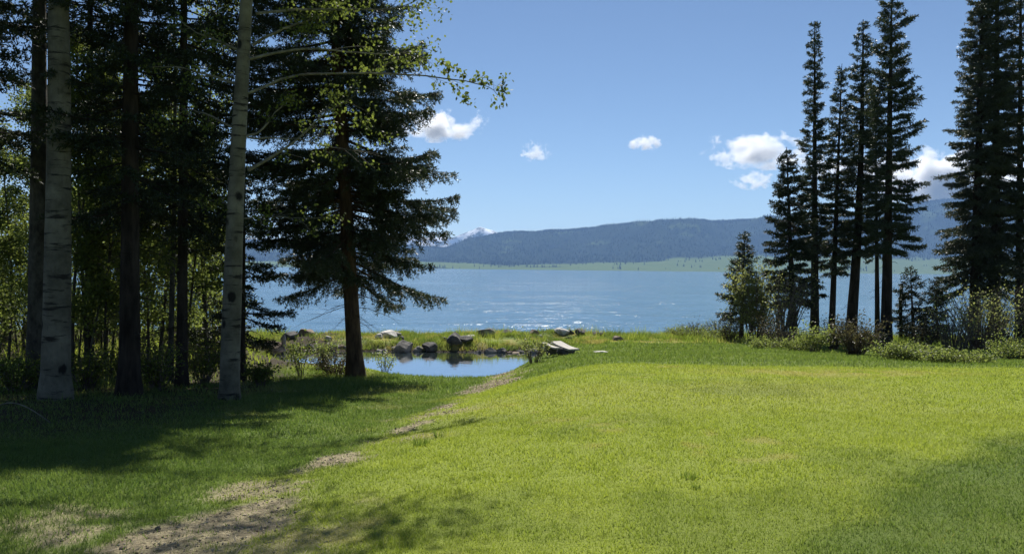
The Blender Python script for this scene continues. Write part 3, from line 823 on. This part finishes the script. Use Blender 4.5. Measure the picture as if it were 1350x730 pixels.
up_ = [((332, -40), (430, -90), (540, -115), (655, -140), (0, -1.6)), ((334, -70), (400, -130), (480, -160), (560, -190), (0, -2.2)), ((336, -110), (420, -170), (500, -200), (600, -210), (0, -1.2)),
       ((338, -120), (300, -190), (250, -240), (220, -260), (0, -2)), ((340, -180), (400, -260), (450, -300), (500, -330), (0, -3)), ((340, -220), (380, -300), (430, -360), (470, -380), (0, -2)),
       ((342, -260), (300, -320), (260, -350), (230, -360), (0, -1.5)), ((344, -320), (330, -380), (310, -440), (300, -480), (0, 1)), ((334, -90), (345, -150), (350, -180), (360, -200), (0, -3.2)), ((343, -300), (390, -380), (420, -420), (440, -450), (0, 1.5))]
for i_, (a_, b_, c_, d_, dy_) in enumerate(up_):
    bough([a_, b_, c_, d_], .04, [c_, ((c_[0] + d_[0]) / 2, (c_[1] + d_[1]) / 2), d_], seed=13 + i_, twigs=24, dy=dy_, per=[90, 70, 45, 330, 150][i_] if i_ < 5 else 200, spread=.30, lsize=.085)

# thicket of saplings: six built, the rest copied with their parts
protos = []
for k in range(6):
    a = aspen('aspen_sapling', (0, 0, 0), [9, 8, 7, 10, 6, 5][k], [.3, -.4, .2, .1, -.3, .4][k], [.055, .045, .04, .065, .032, .028][k], 'sapling', None, 100 + k,
              (.16, 1.0), [5200, 4600, 4000, 5600, 3400, 2800][k], .085, bark='aspen_shade_bark', rad=[1.0, .9, 1.0, 1.1, .9, .8][k], nbr=26, curve=.12)
    protos.append(a)
used = set()
def sapling(px, depth, label, group, rr):
    k = rr.randrange(6)
    g_ = ground_at(px, depth)
    if k not in used:
        used.add(k); o = protos[k]; o.location = [float(v) for v in g_]; o.rotation_euler = (0, 0, rr.uniform(0, 6.28)); o['label'] = label; o['group'] = group
        return
    copy_tree(protos[k], g_, rr.uniform(0, 6.28), rr.uniform(.85, 1.2), label, group)
rr = random.Random(4)
zones = [((-70, 24), 9, 'thin sapling in the thicket left of the grey aspen trunk', 'saplings at the left edge'),
         ((28, 66), 4, 'thin sapling stem showing behind the two leftmost aspen trunks', 'saplings behind the left aspens'),
         ((96, 158), 10, 'thin leafy sapling between the widest aspen and the dark conifer trunk', 'saplings between aspen and dark conifer'),
         ((188, 290), 11, 'thin sapling in the gap between the dark conifer and the leaning aspen', 'saplings left of the leaning aspen')]
for (a, b_), n, lab, grp in zones:
    for i in range(n):
        px = a + (b_ - a) * (i + rr.uniform(.1, .9)) / n
        sapling(px, rr.uniform(18, 31), lab, grp, rr)
for k in range(6):
    if k not in used: sapling(-110, 20 + k, zones[0][2], zones[0][3], rr)

# ------------------------------------------------------------------ shrubs and low plants
def shrub(px, py, w, h, label, cat='shrub', group=None, stem='twig', leaf='willow_leaf', nst=26, nl=900, lsize=.06, seed=0, flare=.6, depth=None, name='shrub', top_leaf=.35):
    r = np.random.default_rng(seed)
    g_ = ground_hit(px, py) if depth is None else ground_at(px, depth)
    sc = g_[1] / F_PX
    Wm, Hm = w * sc / 2, h * sc
    root = thing(name, g_, label, cat, group)
    az = r.uniform(0, 6.28, nst); o = np.stack([np.cos(az), np.sin(az), 0 * az], -1)
    K = 6; s = np.linspace(0, 1, K)
    rr_ = Wm * np.sqrt(r.random(nst)); L = Hm * r.uniform(.6, 1.0, nst)
    P = o[:, None] * (rr_[:, None] * (.25 + .75 * s ** 1.2) * flare * 1.5)[..., None]
    P[..., 2] += L[:, None] * (s - .1 * s * s) - .05
    P += np.cumsum(r.normal(0, .03, P.shape), 1) * Hm * .5
    tl = [tubes(P, (.006 + .006 * Hm) * (1 - .75 * s)[None] * np.ones((nst, 1)), 4)]
    m = 4; I = np.repeat(np.arange(nst), m); kk = r.integers(2, K, len(I))
    d = norm(o[I] * .6 + r.normal(0, .5, (len(I), 3)) + np.array([0, 0, .6])); sl = np.linspace(0, 1, 3); lt = .3 * L[I] * r.uniform(.4, 1, len(I))
    P2 = P[I, kk][:, None] + d[:, None] * (lt[:, None] * sl)[..., None]
    tl.append(tubes(P2, .005 * (1 - .6 * sl)[None] * np.ones((len(I), 1)), 3))
    V, q = merge(tl)
    mesh_np('stems', V, q, M[stem], root)
    if nl:
        c = np.concatenate([P2.reshape(-1, 3), P[:, 2:].reshape(-1, 3)])
        c = c[c[:, 2] > Hm * (1 - top_leaf - .3) * r.random(len(c)) * 1.2]
        V, q, tint = leaf_cloud(c, .05 * Hm + .04, nl, lsize, r)
        V[:, 2] = np.maximum(V[:, 2], -.02)
        mesh_np('foliage', V, q, M[leaf], root, attrs=dict(tint=tint))
    return root

shrub(397, 496, 46, 62, 'young leafy sapling shrub standing alone on grass left of the lakeside spruce', leaf='low_leaf', nst=7, nl=500, lsize=.075, seed=201, flare=.5, name='leafy_shrub', top_leaf=.6)
shrub(442, 494, 60, 34, 'low brown twiggy shrub against the left foot of the lakeside spruce', stem='red_twig', leaf='brown_leaf', nst=45, nl=1500, lsize=.05, seed=202, name='twiggy_shrub', flare=.8)
shrub(425, 484, 36, 40, 'green weedy shrub behind the brown shrub by the spruce foot', leaf='low_leaf', nst=16, nl=600, lsize=.06, seed=203, name='leafy_shrub')
shrub(507, 491, 34, 30, 'small bright leafy plant right of the spruce foot on the pond edge', leaf='low_leaf', nst=12, nl=260, lsize=.06, seed=204, name='leafy_shrub')
shrub(704, 479, 42, 46, 'small yellow green willow at the pond edge beside the pale planks', nst=14, nl=420, lsize=.065, seed=205, name='willow_shrub', leaf='willow_leaf', flare=.7)
shrub(664, 486, 22, 24, 'thin dry weed sprouting from the right bank of the pond', nst=9, nl=60, lsize=.05, seed=206, name='weed_plant')
shrub(998, 450, 58, 104, 'tall yellow green willow leafing out around the leaning young spruce', nst=34, nl=5500, lsize=.08, seed=207, name='willow_shrub', flare=.6, top_leaf=.7, depth=32.9)
shrub(1030, 455, 66, 112, 'multi stemmed bare willow at the foot of the bushy short fir', nst=44, nl=900, lsize=.075, seed=208, name='willow_shrub', flare=.75)
shrub(1012, 456, 40, 50, 'grey brown brush left of the bare multi stemmed willow', nst=40, nl=350, lsize=.06, seed=209, name='brush_shrub', leaf='brown_leaf')
shrub(962, 450, 44, 36, 'reddish brush round the base of the leaning young spruce', stem='red_twig', leaf='brown_leaf', nst=40, nl=400, lsize=.06, seed=210, name='brush_shrub')
shrub(1073, 464, 50, 40, 'bright leafy bush below the straight narrow conifer', leaf='low_leaf', nst=24, nl=1000, lsize=.075, seed=211, name='leafy_shrub')
shrub(1128, 468, 76, 52, 'large dark twiggy bush in front of the leaning trunk', stem='red_twig', leaf='brown_leaf', nst=80, nl=1500, lsize=.065, seed=212, name='twiggy_shrub')
shrub(1098, 462, 40, 44, 'twiggy bush beside the foot of the thin conifer', stem='red_twig', leaf='brown_leaf', nst=46, nl=600, lsize=.06, seed=213, name='twiggy_shrub')
shrub(1290, 462, 96, 92, 'tall grey willow thicket in front of the wide skirted conifer', nst=80, nl=1300, lsize=.075, seed=214, name='willow_shrub', flare=.7)
shrub(1258, 466, 60, 70, 'arching bare willow beside the small pointed fir', nst=60, nl=500, lsize=.06, seed=215, name='willow_shrub', flare=.8)
shrub(1322, 458, 56, 78, 'grey willow below the right edge trees', nst=50, nl=900, lsize=.07, seed=216, name='willow_shrub', flare=.7)
shrub(1215, 464, 56, 40, 'dark brush under the young drooping fir', stem='red_twig', leaf='brown_leaf', nst=50, nl=500, lsize=.06, seed=217, name='brush_shrub')
lowg = 'low bright plants edging the lawn'
for i, (px, py, w, h, lab) in enumerate([(1180, 474, 50, 26, 'low bright green plant clump below the tallest conifer'),
        (1212, 476, 52, 24, 'low bright green plant clump below the young drooping fir'), (1245, 478, 50, 22, 'low bright green plant clump below the small pointed fir'),
        (1283, 478, 50, 18, 'low green plant clump in front of the tall willow thicket'), (1335, 474, 60, 34, 'low green plant clump at the right picture edge'),
        (1052, 462, 36, 18, 'low green plant clump in front of the bare multi stemmed willow'), (1010, 459, 44, 16, 'low green plant clump in front of the grey brown brush'),
        (940, 449, 44, 20, 'yellowish plant clump left of the leaning young spruce'), (905, 446, 44, 18, 'yellowish plant clump farthest left on the shoreline')]):
    shrub(px, py, w, h, lab, 'plant', lowg, leaf='low_leaf', nst=40, nl=1500, lsize=.052, seed=230 + i, name='leafy_plant', flare=.9, top_leaf=.7)
for i, (px, py, w, h, lab) in enumerate([(822, 441, 34, 17, 'tan reedy brush clump on the shore farthest left of the right bank'), (856, 442, 36, 18, 'tan reedy brush clump second from the left on the right bank'),
        (888, 444, 30, 14, 'low tan brush between the reedy clumps and the yellowish plants'), (918, 446, 44, 24, 'olive tan brush behind the yellowish shoreline plants'),
        (948, 447, 36, 28, 'grey tan brush left of the reddish brush by the young spruce'), (1030, 458, 44, 30, 'tan brush in front of the bare multi stemmed willow foot'), (1150, 462, 40, 30, 'grey brush between the leaning trunk and the tallest conifer')]):
    shrub(px, py, w, h, lab, 'brush', 'tan shoreline brush', leaf=['willow_leaf', 'brown_leaf'][i % 2], nst=70, nl=420, lsize=.055, seed=400 + i, name='brush_clump', flare=.75)
# undergrowth inside the wood
for i, (px, dep, w, h, lab) in enumerate([(20, 15.5, 70, 50, 'shaded undergrowth bush at the left edge'), (115, 16.5, 60, 60, 'shaded undergrowth bush right of the widest aspen'),
        (150, 19, 60, 60, 'shaded undergrowth bush behind the dark conifer trunk'), (208, 16.5, 66, 66, 'pale leaved undergrowth bush right of the dark conifer trunk'),
        (268, 18.5, 60, 56, 'shaded undergrowth bush left of the leaning aspen'), (345, 18.0, 40, 34, 'small shaded bush at the right foot of the leaning aspen')]):
    shrub(px, 0, w, h, lab, 'bush', 'undergrowth in the left wood', leaf='aspen_leaf_dim', nst=34, nl=1100, lsize=.06, seed=250 + i, name='undergrowth_bush', depth=dep)

for i in range(22):
    px = -40 + 340 * (i + .5) / 22 + rr.uniform(-8, 8)
    shrub(px, 0, rr.uniform(60, 100), rr.uniform(70, 130), 'tall leafy understorey shrub among the thin saplings deep in the wood', 'bush', 'understorey shrubs deep in the left wood',
          leaf='aspen_leaf_dim', nst=22, nl=900, lsize=.09, seed=270 + i, name='understorey_shrub', depth=rr.uniform(22, 34), top_leaf=.5)

# ------------------------------------------------------------------ rocks, planks, post
def ico(sub):
    import bmesh
    bm = bmesh.new(); bmesh.ops.create_icosphere(bm, subdivisions=sub, radius=1)
    v = np.array([p.co[:] for p in bm.verts]); f = np.array([[w.index for w in p.verts] for p in bm.faces]); bm.free()
    return v, f
IV, IF = ico(3)
def boulder(px, py, w, h, label, mat, seed, dep=1.0, group=None, name='boulder', loc=None, flat=0.0, sub=None):
    r = np.random.default_rng(seed)
    g_ = ground_hit(px, py) if loc is None else np.asarray(loc, float)
    sc = g_[1] / F_PX
    v = IV.copy()
    for _ in range(16):                         # chop with random planes: faceted rock
        nrm = norm(r.normal(size=3)); dd = r.uniform(.48, .8)
        ex = v @ nrm - dd
        v = v - np.maximum(ex, 0)[:, None] * nrm
    v = v * 1.18 * (1 + .30 * (fbm(v[:, 0] * 2.2 + v[:, 2] * 1.7 + seed, v[:, 1] * 2.2 - v[:, 2], seed) - .5))[:, None]
    Wm, Hm = w * sc / 2 * 1.0, h * sc * .92
    v = v * np.array([Wm, Wm * dep, Hm * .75])
    v[:, 2] += Hm * .22
    a = r.uniform(-.3, .3); v[:, 0], v[:, 1] = v[:, 0] * math.cos(a) - v[:, 1] * math.sin(a), v[:, 0] * math.sin(a) + v[:, 1] * math.cos(a)
    o = mesh_np(name, v, IF, M[mat], smooth=False)
    o.location = [float(q_) for q_ in g_]
    return tag(o, label, 'rock', group)
main = 'rocks on the grassy spit'
boulder(360, 466, 30, 20, 'flat topped pale brown rock at the left end of the spit', 'rock_brown', 1, group=main)
boulder(384, 446, 24, 11, 'dark low rock at the lakeside left end of the spit', 'rock_dark', 2, group=main)
boulder(406, 443, 22, 12, 'dark brown jagged rock beside the low lakeside rock', 'rock_brown', 3, group=main)
boulder(509, 445, 26, 14, 'pale whitish rock on top of the spit above the grey boulder', 'rock_pale', 4, group=main)
boulder(522, 444, 18, 8, 'small grey slab leaning behind the pale whitish rock', 'rock_grey', 5, group=main)
boulder(532, 464, 27, 20, 'grey boulder at the pond waterline below the pale whitish rock', 'rock_grey', 6, group=main)
boulder(597, 453, 24, 17, 'tall black rock on the spit in the middle of the pond bank', 'rock_dark', 7, group=main)
boulder(613, 451, 20, 12, 'dark rock leaning on the right of the tall black rock', 'rock_dark', 8, group=main)
boulder(567, 462, 20, 12, 'dark mossy rock between the grey boulder and the black rock', 'rock_dark', 9, group=main)
boulder(640, 443, 24, 11, 'low purplish grey rock on the crest of the spit', 'rock_grey', 10, group=main)
boulder(668, 440, 18, 8, 'small pale rock right of the purplish rock on the crest', 'rock_grey', 11, group=main)
boulder(742, 440, 22, 9, 'pale flat rock on the lakeside left of the round dark boulder', 'rock_pale', 12, group=main)
boulder(753, 440, 9, 6, 'tiny dark rock squeezed between pale flat rock and round boulder', 'rock_dark', 13, group=main)
boulder(766, 441, 14, 10, 'round dark boulder rightmost on the lakeside', 'rock_dark', 14, group=main)
boulder(712, 446, 12, 6, 'small pale stone in grass left of the planks', 'rock_pale', 15, group=main)
boulder(655, 483, 14, 7, 'small dark stone on the right bank of the pond', 'rock_dark', 16)
boulder(730, 467, 22, 12, 'dark rock under the left end of the pale planks', 'rock_dark', 17)
boulder(748, 467, 24, 12, 'dark rock under the right end of the pale planks', 'rock_dark', 18)
boulder(716, 460, 10, 7, 'small pale stone touching the left plank end', 'rock_pale', 19)
boulder(790, 465, 22, 3, 'thin pale flat stone lying in grass right of the planks', 'rock_pale', 20)
rs = np.random.default_rng(77)
for i in range(22):
    x = rs.uniform(-8.6, 1.6); y = 31.32 + rs.uniform(-.12, .35)
    z = max(-.05, float(terrain(x, y)) - .05)
    boulder(0, 0, rs.uniform(7, 17), rs.uniform(4, 9), 'dark bank stone along the pond waterline of the grassy spit', ['rock_dark', 'rock_grey', 'rock_grey', 'rock_brown'][i % 4], 300 + i,
            group='bank stones of the spit', name='bank_stone', loc=(x, y, z))

for i in range(12):
    x = rs.uniform(-8.5, 4.5); y = rs.uniform(32.2, 37.6)
    boulder(0, 0, rs.uniform(8, 16), rs.uniform(5, 8), 'half buried small stone in the wild grass on top of the spit', ['rock_grey', 'rock_dark', 'rock_brown', 'rock_pale'][i % 4], 360 + i,
            group='half buried stones on the spit', name='field_stone', loc=(x, y, float(terrain(x, y)) + .02))

def plank(a, b_, w, th, label):
    a = np.array(a); b_ = np.array(b_)
    d = b_ - a; L = np.linalg.norm(d); d = d / L
    s_ = norm(np.cross(d, [0, 0, 1])); u_ = np.cross(s_, d)
    n_ = 9; V = []
    for i in range(n_):
        t = i / (n_ - 1)
        c = np.array([L * t, 0, -.03 * math.sin(math.pi * t)])
        ww = w * (1 + .05 * math.sin(7 * t)) / 2
        for sx_, sz_ in ((-1, -.8), (-.92, 1), (.92, 1), (1, -.8)):
            V.append(c + np.array([0, sx_ * ww, sz_ * th / 2]))
    V = np.array(V); fs = []
    for i in range(n_ - 1):
        for j in range(4):
            fs.append((i * 4 + j, i * 4 + (j + 1) % 4, (i + 1) * 4 + (j + 1) % 4, (i + 1) * 4 + j))
    fs += [(3, 2, 1, 0), tuple((n_ - 1) * 4 + j for j in range(4))]
    o = mesh_np('plank', V, fs, M['wood'])
    o.matrix_world = Matrix(((d[0], s_[0], u_[0], a[0]), (d[1], s_[1], u_[1], a[1]), (d[2], s_[2], u_[2], a[2]), (0, 0, 0, 1)))
    return tag(o, label, 'plank', 'pale planks on dark rocks')
gp = ground_hit(742, 466)[1]
plank(at(733, 450.5, gp + .15), at(757, 461, gp - .75), .40, .06, 'wide pale weathered plank, right one of the pair over dark rocks')
plank(at(717, 452, gp + .05), at(735, 459, gp - .7), .2, .05, 'narrow pale weathered plank, left one of the pair over dark rocks')
# pale upright post at the left end of the pond
g = ground_hit(373, 474)
hs = np.linspace(-.3, .95, 8); V, q = trunk_mesh(np.stack([.03 * np.sin(hs * 2), 0 * hs, hs], -1), np.r_[np.full(7, .085), .05], 8, 9, .25)
V = np.vstack([V, V[-8:].mean(0)]); k = len(V) - 1
o = mesh_np('post', V, np.vstack([q, [(k - 8 + j, k - 8 + (j + 1) % 8, k, k) for j in range(0)] or np.empty((0, 4), int)]), M['rock_grey'])
o.location = [float(v) for v in g]
tag(o, 'pale grey upright post at the left end of the pond', 'post')
# bent pale twig arching out of the shade
g = ground_at(18, 10.5)
s = np.linspace(0, 1, 14)
P = np.stack([-.45 + .9 * s, .1 * s, .28 * np.sin(np.pi * s ** .8) + .01], -1)
V, q = tubes(P[None], np.full((1, 14), .008), 5)
o = mesh_np('bent_twig', V, q, M['limb']); o.location = [float(v) for v in g]
tag(o, 'thin pale twig arching over shaded grass at the left edge', 'twig')

# ------------------------------------------------------------------ grass
def grass_field(name, label, regions, seed, kind='stuff'):
    r = np.random.default_rng(seed)
    Vs, A = [], {k: [] for k in ('tint', 'lush', 'dry')}
    for (ya, yb, half, dens, h, w, cond) in regions:
        ymid = np.array([ya, yb]); area = (yb - ya) * sum(half)
        n = int(area * dens)
        x = r.uniform(-half[0], half[1], n); y = r.uniform(ya, yb, n)
        k = np.ones(n, bool) if cond is None else cond(x, y, r)
        x, y = x[k], y[k]
        so, lu, dr = masks(x, y)
        so_k = r.random(len(x)) > np.maximum(so * .93, .72 * litter_shade_at(x, y))  # fewer blades over bare soil, litter and the painted shade
        x, y, lu, dr = x[so_k], y[so_k], lu[so_k], dr[so_k]
        k = (np.abs(x) < .75 * y + 3.0) & (pond_sd(x, y) > .12)
        x, y, lu, dr = x[k], y[k], lu[k], dr[k]
        n = len(x)
        z = terrain(x, y)
        k = z > .03
        x, y, lu, dr, z = x[k], y[k], lu[k], dr[k], z[k]; n = len(x)
        clump = fbm(x / .22, y / .22, 91, 2)
        left = sm(.2, -1.2, x - path_x(y)) * sm(24, 20, y)
        hh = h * r.uniform(.5, 1.25, n) * (.55 + .9 * clump) * (1 + .5 * left) * (1 - .35 * dr)
        az = r.uniform(0, 6.28, n); ln = r.uniform(.1, .9, n) * hh
        wa = r.uniform(0, 6.28, n); ww = w * r.uniform(.6, 1.3, n)
        base = np.stack([x, y, z - .004], -1)
        wv = np.stack([np.cos(wa) * ww, np.sin(wa) * ww, 0 * wa], -1)
        tip = base + np.stack([np.cos(az) * ln, np.sin(az) * ln, hh], -1)
        Vs.append(np.stack([base - wv, base + wv, tip], 1).reshape(-1, 3))
        t = np.clip(r.beta(2, 2, n) * .8 + .35 * (fbm(x / .8, y / .8, 95, 3) - .4), 0, 1)
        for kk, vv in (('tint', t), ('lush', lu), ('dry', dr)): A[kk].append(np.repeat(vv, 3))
    V = np.concatenate(Vs)
    return tag(mesh_np(name, V, np.arange(len(V)).reshape(-1, 3), M['blade'], attrs={k: np.concatenate(v) for k, v in A.items()}), label, 'grass', kind=kind)

grass_field('lawn_grass', 'short mown grass blades covering the lawn', [
    (2.6, 6, (6, 7), 6400, .027, .0032, None),
    (6, 9.5, (9, 9), 3600, .030, .0046, None),
    (9.5, 16, (13, 14), 1300, .034, .007, None),
    (16, 25, (18, 20), 330, .06, .011, None),
    (25, 36, (6, 26), 160, .08, .017, lambda x, y, r: x > .5)], 301)
berm = lambda x, y, r: (fbm(x / 1.1, y / 1.1, 97) > .38 + .12 * r.random(len(x)))
grass_field('spit_grass', 'tufted wild grass on the spit and the shore', [
    (31.2, 38.8, (14, 4), 560, .17, .013, berm),
    (31.2, 37.5, (14, 4), 90, .36, .014, lambda x, y, r: fbm(x / .7, y / .7, 107) > .58),
    (33.5, 39.6, (-3, 24), 240, .24, .016, berm),
    (33.5, 39.6, (-3, 24), 60, .50, .018, lambda x, y, r: fbm(x / .9, y / .9, 108) > .58),
    (27, 34.5, (-7.5, 24), 60, .30, .018, lambda x, y, r: berm(x, y, r) & (y > 29.5 - .16 * (x - 7.5) + (fbm(x / 2, y / 2, 99) - .5) * 3)),
    (24, 32, (16, -8), 150, .28, .016, berm),
    (17, 39, (38, -8), 120, .32, .018, lambda x, y, r: x < -8.5 - .12 * (y - 17))], 302)
grass_field('wood_grass', 'longer shaded grass along the edge of the left wood', [
    (13.5, 24, (16, -3.2), 260, .10, .008, lambda x, y, r: fbm(x / .9, y / .9, 98) > .45)], 303)

# single dark tufts standing out of the mown lawn
def tuft(px, py, label, seed, h=.065, n=110, spread=.07):
    r = np.random.default_rng(seed); g_ = ground_hit(px, py)
    az = r.uniform(0, 6.28, n); rad_ = spread * np.sqrt(r.random(n))
    base = np.stack([np.cos(az) * rad_, np.sin(az) * rad_, 0 * az - .01], -1)
    hh = h * r.uniform(.5, 1.1, n)
    tip = base + np.stack([np.cos(az) * hh * .55 * r.random(n), np.sin(az) * hh * .55 * r.random(n), hh], -1)
    wa = r.uniform(0, 6.28, n); wv = np.stack([np.cos(wa), np.sin(wa), 0 * wa], -1) * .004
    V = np.stack([base - wv, base + wv, tip], 1).reshape(-1, 3)
    o = mesh_np('grass_tuft', V, np.arange(3 * n).reshape(-1, 3), M['blade'], attrs=dict(tint=np.repeat(r.random(n) * .4, 3), lush=np.full(3 * n, .8), dry=np.zeros(3 * n)))
    o.location = [float(v) for v in g_]
    tag(o, label, 'grass tuft', 'taller tufts in the lawn')
tuft(909, 631, 'dark taller grass tuft alone in the middle of the bright lawn', 1)
tuft(918, 645, 'tiny grass tuft just below the dark taller tuft', 2, .06, 50, .03)
tuft(556, 587, 'dark tuft standing in for the bough tip shadow right of the gravel path', 3, .10, 110, .09)  # added tuft in place of the dark shadow spot under the bough tip
tuft(578, 577, 'upright thin weed tuft behind the dark tuft by the path', 4, .16, 40, .05)

# gravel and straw on the path
r = np.random.default_rng(55)
n = 9000
y = r.uniform(3.2, 22, n); x = path_x(y) + r.normal(0, .75, n)
so, lu, dr = masks(x, y); k = so > r.uniform(.35, .9, n)
x, y = x[k], y[k]; z = terrain(x, y); n = len(x)
sz = r.uniform(.003, .010, n) * np.where(r.random(n) < .06, 2.0, 1.0)
V0, F0 = ico(1)
Vg = (V0[None] * sz[:, None, None] * r.uniform(.6, 1.3, (n, 1, 3)) * (1 + r.normal(0, .12, (n, len(V0), 1)))) + np.stack([x, y, z + sz * .2], -1)[:, None]
Fg = F0[None] + (np.arange(n) * len(V0))[:, None, None]
b = NB('path_gravel'); c = b.mix(b.attr('tint'), (.12, .09, .06), (.42, .36, .26))
M['gravel'] = b.surf(b.bsdf(c, .9, .2))
tag(mesh_np('gravel', Vg.reshape(-1, 3), Fg.reshape(-1, 3), M['gravel'], attrs=dict(tint=np.repeat(r.random(n), len(V0)))), 'loose gravel and dirt on the worn path', 'gravel', kind='stuff')
n = 9000
y = r.uniform(3.2, 22, n); x = path_x(y) + r.normal(0, .8, n)
so, lu, dr = masks(x, y); k = so > r.uniform(.2, .8, n)
x, y = x[k], y[k]; z = terrain(x, y); n = len(x)
az = r.uniform(0, 6.28, n); L = r.uniform(.03, .11, n)
p = np.stack([x, y, z + r.uniform(.002, .02, n)], -1); d = norm(np.stack([np.cos(az), np.sin(az), r.normal(0, .25, n)], -1))
V, q = blades(p, d, L, .006, r)
tag(mesh_np('straw', V, q, M['gravel'], attrs=dict(tint=np.repeat(r.uniform(.5, 1, n), 4))), 'dry straw litter scattered on the worn path', 'straw', kind='stuff')
